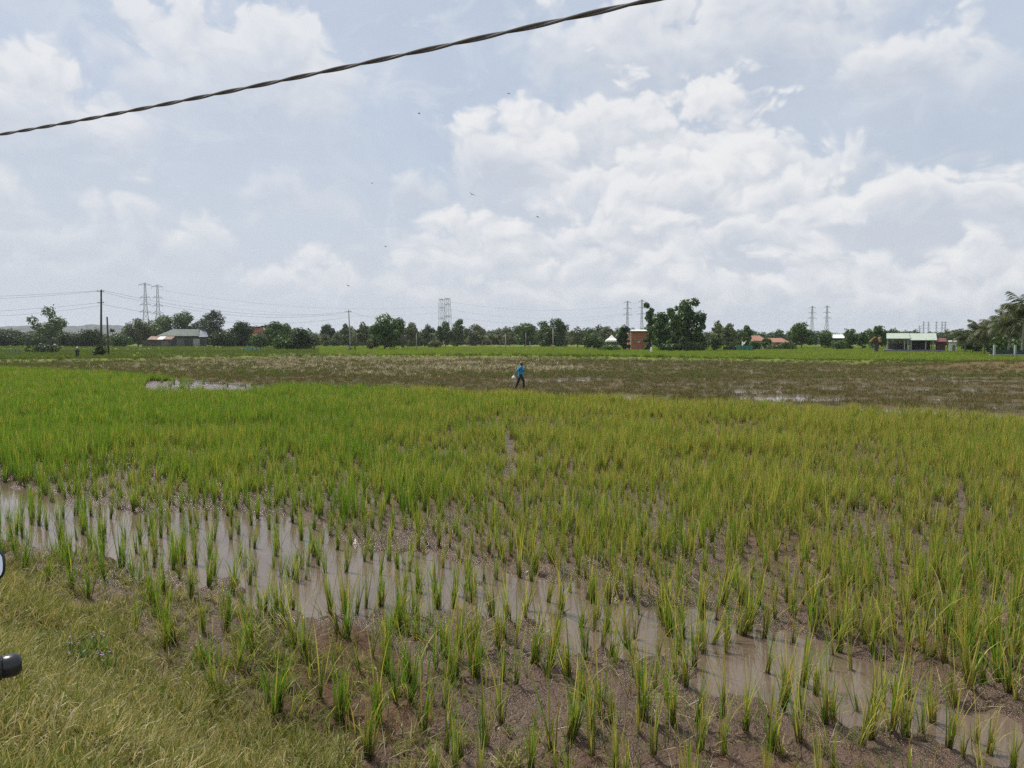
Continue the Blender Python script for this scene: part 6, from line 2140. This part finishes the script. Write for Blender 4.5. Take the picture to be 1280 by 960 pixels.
def motorbike(label, loc, rz, group=None):
    """origin on the ground under the handlebar; +Y is forwards"""
    t = thing('motorbike', label, 'motorbike', loc, rz, group)
    hb_z = GZ - road_z
    wheel(t, 0.34, 0.28)
    wheel(t, -0.90, 0.28)
    m = MB()
    m.tube([(0, -0.02, hb_z - 0.02), (0, 0.08, hb_z - 0.20), (0, 0.16, 0.60)], [0.05, 0.075, 0.06], 12)
    m.build('steering_head', M['gloss_black'], t, True)
    for sg in (-1, 1):
        MB().tube([(0.07 * sg, 0.15, 0.66), (0.075 * sg, 0.34, 0.28)], [0.026, 0.02], 10).build('fork_leg', M['chrome'], t, True)
    m = MB()
    prev = None
    for i in range(11):
        a = -0.5 + i * 0.22
        c = Vector((0, 0.34 - 0.315 * math.sin(a), 0.28 + 0.315 * math.cos(a)))
        if prev is not None:
            slab(m, (-0.05, prev.y, prev.z), (0.05, prev.y, prev.z), (0.05, c.y, c.z), (-0.05, c.y, c.z), 0.008)
        prev = c
    m.build('front_fender', M['bike_paint'], t, True)
    m = MB()
    m.ell((0, 0.05, 0.66), (0.20, 0.06, 0.26), 16, 10, Matrix.Rotation(0.25, 3, 'X'))
    m.tube([(0, 0.0, 0.50), (0, -0.22, 0.40), (0, -0.5, 0.52), (0, -0.95, 0.70)], [0.09, 0.11, 0.12, 0.06], 12)
    link_mesh('body_shell', fuse(m, 0.02, 'body_shell'), t, M['bike_paint'])
    m = MB()
    m.tube([(0, -0.28, 0.72), (0, -0.45, 0.75), (0, -0.75, 0.78), (0, -1.02, 0.80)], [0.075, 0.12, 0.125, 0.09], 12)
    for i, v in enumerate(m.v):
        m.v[i] = (v[0], v[1], 0.76 + (v[2] - 0.76) * 0.5)
    m.build('seat', M['rubber'], t, True)
    m = MB()
    m.ell((0, -0.35, 0.30), (0.11, 0.20, 0.12), 12, 8)
    m.lathe([(0.06, -0.1), (0.075, 0), (0.06, 0.1)], 12, (0, -0.22, 0.30), 'Y')
    m.build('engine', M['steel'], t, True)
    MB().tube([(0.10, -0.22, 0.20), (0.13, -0.6, 0.22), (0.14, -0.75, 0.26), (0.15, -1.15, 0.34)], [0.02, 0.025, 0.045, 0.045], 10).build('exhaust', M['chrome'], t, True)
    for sg in (-1, 1):
        MB().tube([(0.11 * sg, -0.55, 0.36), (0.09 * sg, -0.9, 0.28)], [0.022, 0.022], 8).build('swing_arm', M['gloss_black'], t)
        MB().tube([(0.13 * sg, -0.82, 0.66), (0.11 * sg, -0.9, 0.32)], [0.022, 0.022], 8).build('shock_absorber', M['chrome'], t)
        MB().tube([(0.05 * sg, -0.38, 0.26), (0.26 * sg, -0.40, 0.26)], [0.014, 0.016], 8).build('foot_peg', M['rubber'], t)
    MB().ell((0, 0.12, hb_z - 0.10), (0.085, 0.06, 0.075), 14, 8).build('headlight', M['lamp'], t, True)
    MB().ell((0, 0.02, hb_z - 0.02), (0.13, 0.10, 0.085), 14, 8).build('handlebar_cover', M['bike_paint'], t, True)
    MB().box((0, -1.12, 0.72), (0.12, 0.05, 0.07)).build('tail_light', M['red_lens'], t, bevel=0.01)
    slab(MB(), (-0.06, -1.12, 0.66), (0.06, -1.12, 0.66), (0.06, -1.22, 0.44), (-0.06, -1.22, 0.44), 0.006).build('rear_fender', M['gloss_black'], t)
    MB().tube([(-0.09, -0.5, 0.24), (-0.24, -0.6, 0.02)], 0.012, 6).build('side_stand', M['chrome'], t)
    MB().tube([(-0.30, -0.02, hb_z + 0.005), (-0.16, 0.0, hb_z), (0.16, 0.0, hb_z), (0.30, -0.02, hb_z + 0.005)], 0.013, 10).build('handlebar', M['chrome'], t, True)
    for sg in (-1, 1):
        m = MB()
        prof = [(0.013, 0.20), (0.026, 0.205), (0.026, 0.222)]
        for i in range(14):                       # ribbed rubber
            z = 0.224 + i * 0.0065
            prof += [(0.0195, z), (0.0205, z + 0.002), (0.0205, z + 0.0042), (0.0193, z + 0.0055)]
        prof += [(0.0245, 0.318), (0.0245, 0.324), (0.0215, 0.327)]
        prof = [(r_, z * sg) for r_, z in prof]
        g_ = m.lathe(prof, 20, (0, -0.02, hb_z + 0.002), 'X').build('grip', M['rubber'], t, True)
        MB().lathe([(r_, z * sg) for r_, z in ((0.0205, 0.3262), (0.0222, 0.329), (0.0225, 0.345), (0.0205, 0.354), (0.015, 0.359), (0.004, 0.360))], 20, (0, -0.02, hb_z + 0.002), 'X').build('bar_end', M['gloss_black'], g_, True)
        MB().tube([(0.17 * sg, 0.035, hb_z + 0.004), (0.23 * sg, 0.065, hb_z - 0.012), (0.285 * sg, 0.06, hb_z - 0.022)], [0.009, 0.007, 0.009], 8).build('brake_lever', M['chrome'], t, True)
        # mirror: stalk, housing, glass facing the rider
        mc = Vector((0.276 * sg, 0.02, hb_z + 0.190))
        MB().tube([(0.15 * sg, 0.0, hb_z + 0.01), (0.17 * sg, 0.035, hb_z + 0.10), mc + Vector((-0.01 * sg, 0.03, -0.02))], [0.007, 0.006, 0.006], 8).build('mirror_stalk', M['gloss_black'], t, True)
        def outline(k_, y_):
            o_ = []
            for q in range(28):
                a = 2 * math.pi * q / 28
                ca, sa = math.cos(a), math.sin(a)
                e_ = 0.62
                o_.append((0.066 * k_ * math.copysign(abs(ca) ** e_, ca), y_, 0.037 * k_ * math.copysign(abs(sa) ** e_, sa) + 0.006 * ca * sg))
            return o_
        m = MB()
        rings = [outline(0.92, -0.006), outline(1.0, -0.004), outline(1.02, 0.004), outline(0.80, 0.022), outline(0.4, 0.03)]
        rt = Matrix.Rotation(-0.16, 3, 'X') @ Matrix.Rotation(0.18 * sg, 3, 'Z')
        for rg in rings:
            m.v += [tuple(mc + rt @ Vector(p)) for p in rg]
        for a in range(4):
            for q in range(28):
                m.f.append((a * 28 + q, a * 28 + (q + 1) % 28, (a + 1) * 28 + (q + 1) % 28, (a + 1) * 28 + q))
        m.f.append(tuple(range(4 * 28, 5 * 28)))
        mh = m.build('mirror', M['gloss_black'], t, True)
        m = MB()
        m.v = [tuple(mc + rt @ Vector(p)) for p in outline(0.915, -0.0055)]
        m.f = [tuple(range(28))]
        gl = m.build('mirror_glass', M['mirror'], mh)
    return t


bike = motorbike('motorbike parked on the bank at the left edge, its grip and mirror in view', (mb_x, mb_y, road_z), BRZ)
b = Vector(gbase(436.5, 439.0))


def copy_tree(o, parent=None):
    c = o.copy()
    COL.objects.link(c)
    c.parent = parent
    for ch_ in list(o.children):
        copy_tree(ch_, c)
    return c


bk2 = copy_tree(bike)
bk2.location = b
bk2.rotation_euler = (0, 0, 1.2)
bk2['label'] = 'far motorbike parked at the foot of the slim utility pole'

# ------------------------------------------------------------------ flowering weeds on the bank
for i, (px, py) in enumerate(((95, 815), (112, 826), (128, 832), (118, 808), (255, 812))):
    # walk the ray down to the slope
    d = ray(px, py)
    tq = 2.0
    while tq < 14:
        p = Vector((0, 0, CAM_H)) + d * tq
        if p.z <= float(land_z(p.x, p.y)[0]) + 0.10:
            break
        tq += 0.02
    z0 = float(land_z(p.x, p.y)[0])
    o = thing('flowering_weed', ('leafy weed with pale lilac flower heads in the bank grass, nearest the motorbike grip', 'lilac-flowered weed just right of the one nearest the motorbike grip',
                                 'lowest lilac-flowered weed on the bank grass', 'highest lilac-flowered weed of the group on the bank', 'lilac-flowered weed apart from the others, beside the rice at the foot of the bank')[i],
              'weed', (p.x, p.y, z0), i * 1.1, 'lilac weeds on the bank')
    g = np.random.default_rng(800 + i)
    link_mesh('foliage', blade_mesh('weed_foliage', M['weed'], [blades(g, 46, 0.06, 0.24, 0.022, 3, 0.7, 0.6, 1, 0.10, 0.05)]), o)
    m = MB()
    fl = MB()
    for q in range(4):
        a, rr_ = g.uniform(0, 6.28), g.uniform(0.02, 0.14)
        tp = Vector((rr_ * math.cos(a), rr_ * math.sin(a), g.uniform(0.15, 0.24)))
        m.tube([(tp.x * 0.3, tp.y * 0.3, 0), tp], 0.0022, 4)
        for w_ in range(3):
            fl.ell(tp + Vector(g.normal(0, 0.007, 3)), (0.0065, 0.0065, 0.005), 6, 4)
    m.build('stem', M['weed'], o)
    fl.build('flower_heads', M['lilac'], o)['kind'] = 'stuff'

# ------------------------------------------------------------------ haze
hz_m, n_, out_ = mat_new('haze')
pvv = n_.new('ShaderNodeVolumePrincipled')
pvv.inputs['Color'].default_value = (0.90, 0.94, 1.0, 1)
pvv.inputs['Density'].default_value = 0.000095
pvv.inputs['Anisotropy'].default_value = 0.25
n_.l.new(pvv.outputs[0], out_.inputs['Volume'])
haze = MB().box((0, 0, 34.5), (8200, 8200, 73.0)).build('haze', hz_m)
tag(haze, 'thin pale haze lying over the whole plain', 'haze', None, 'stuff')
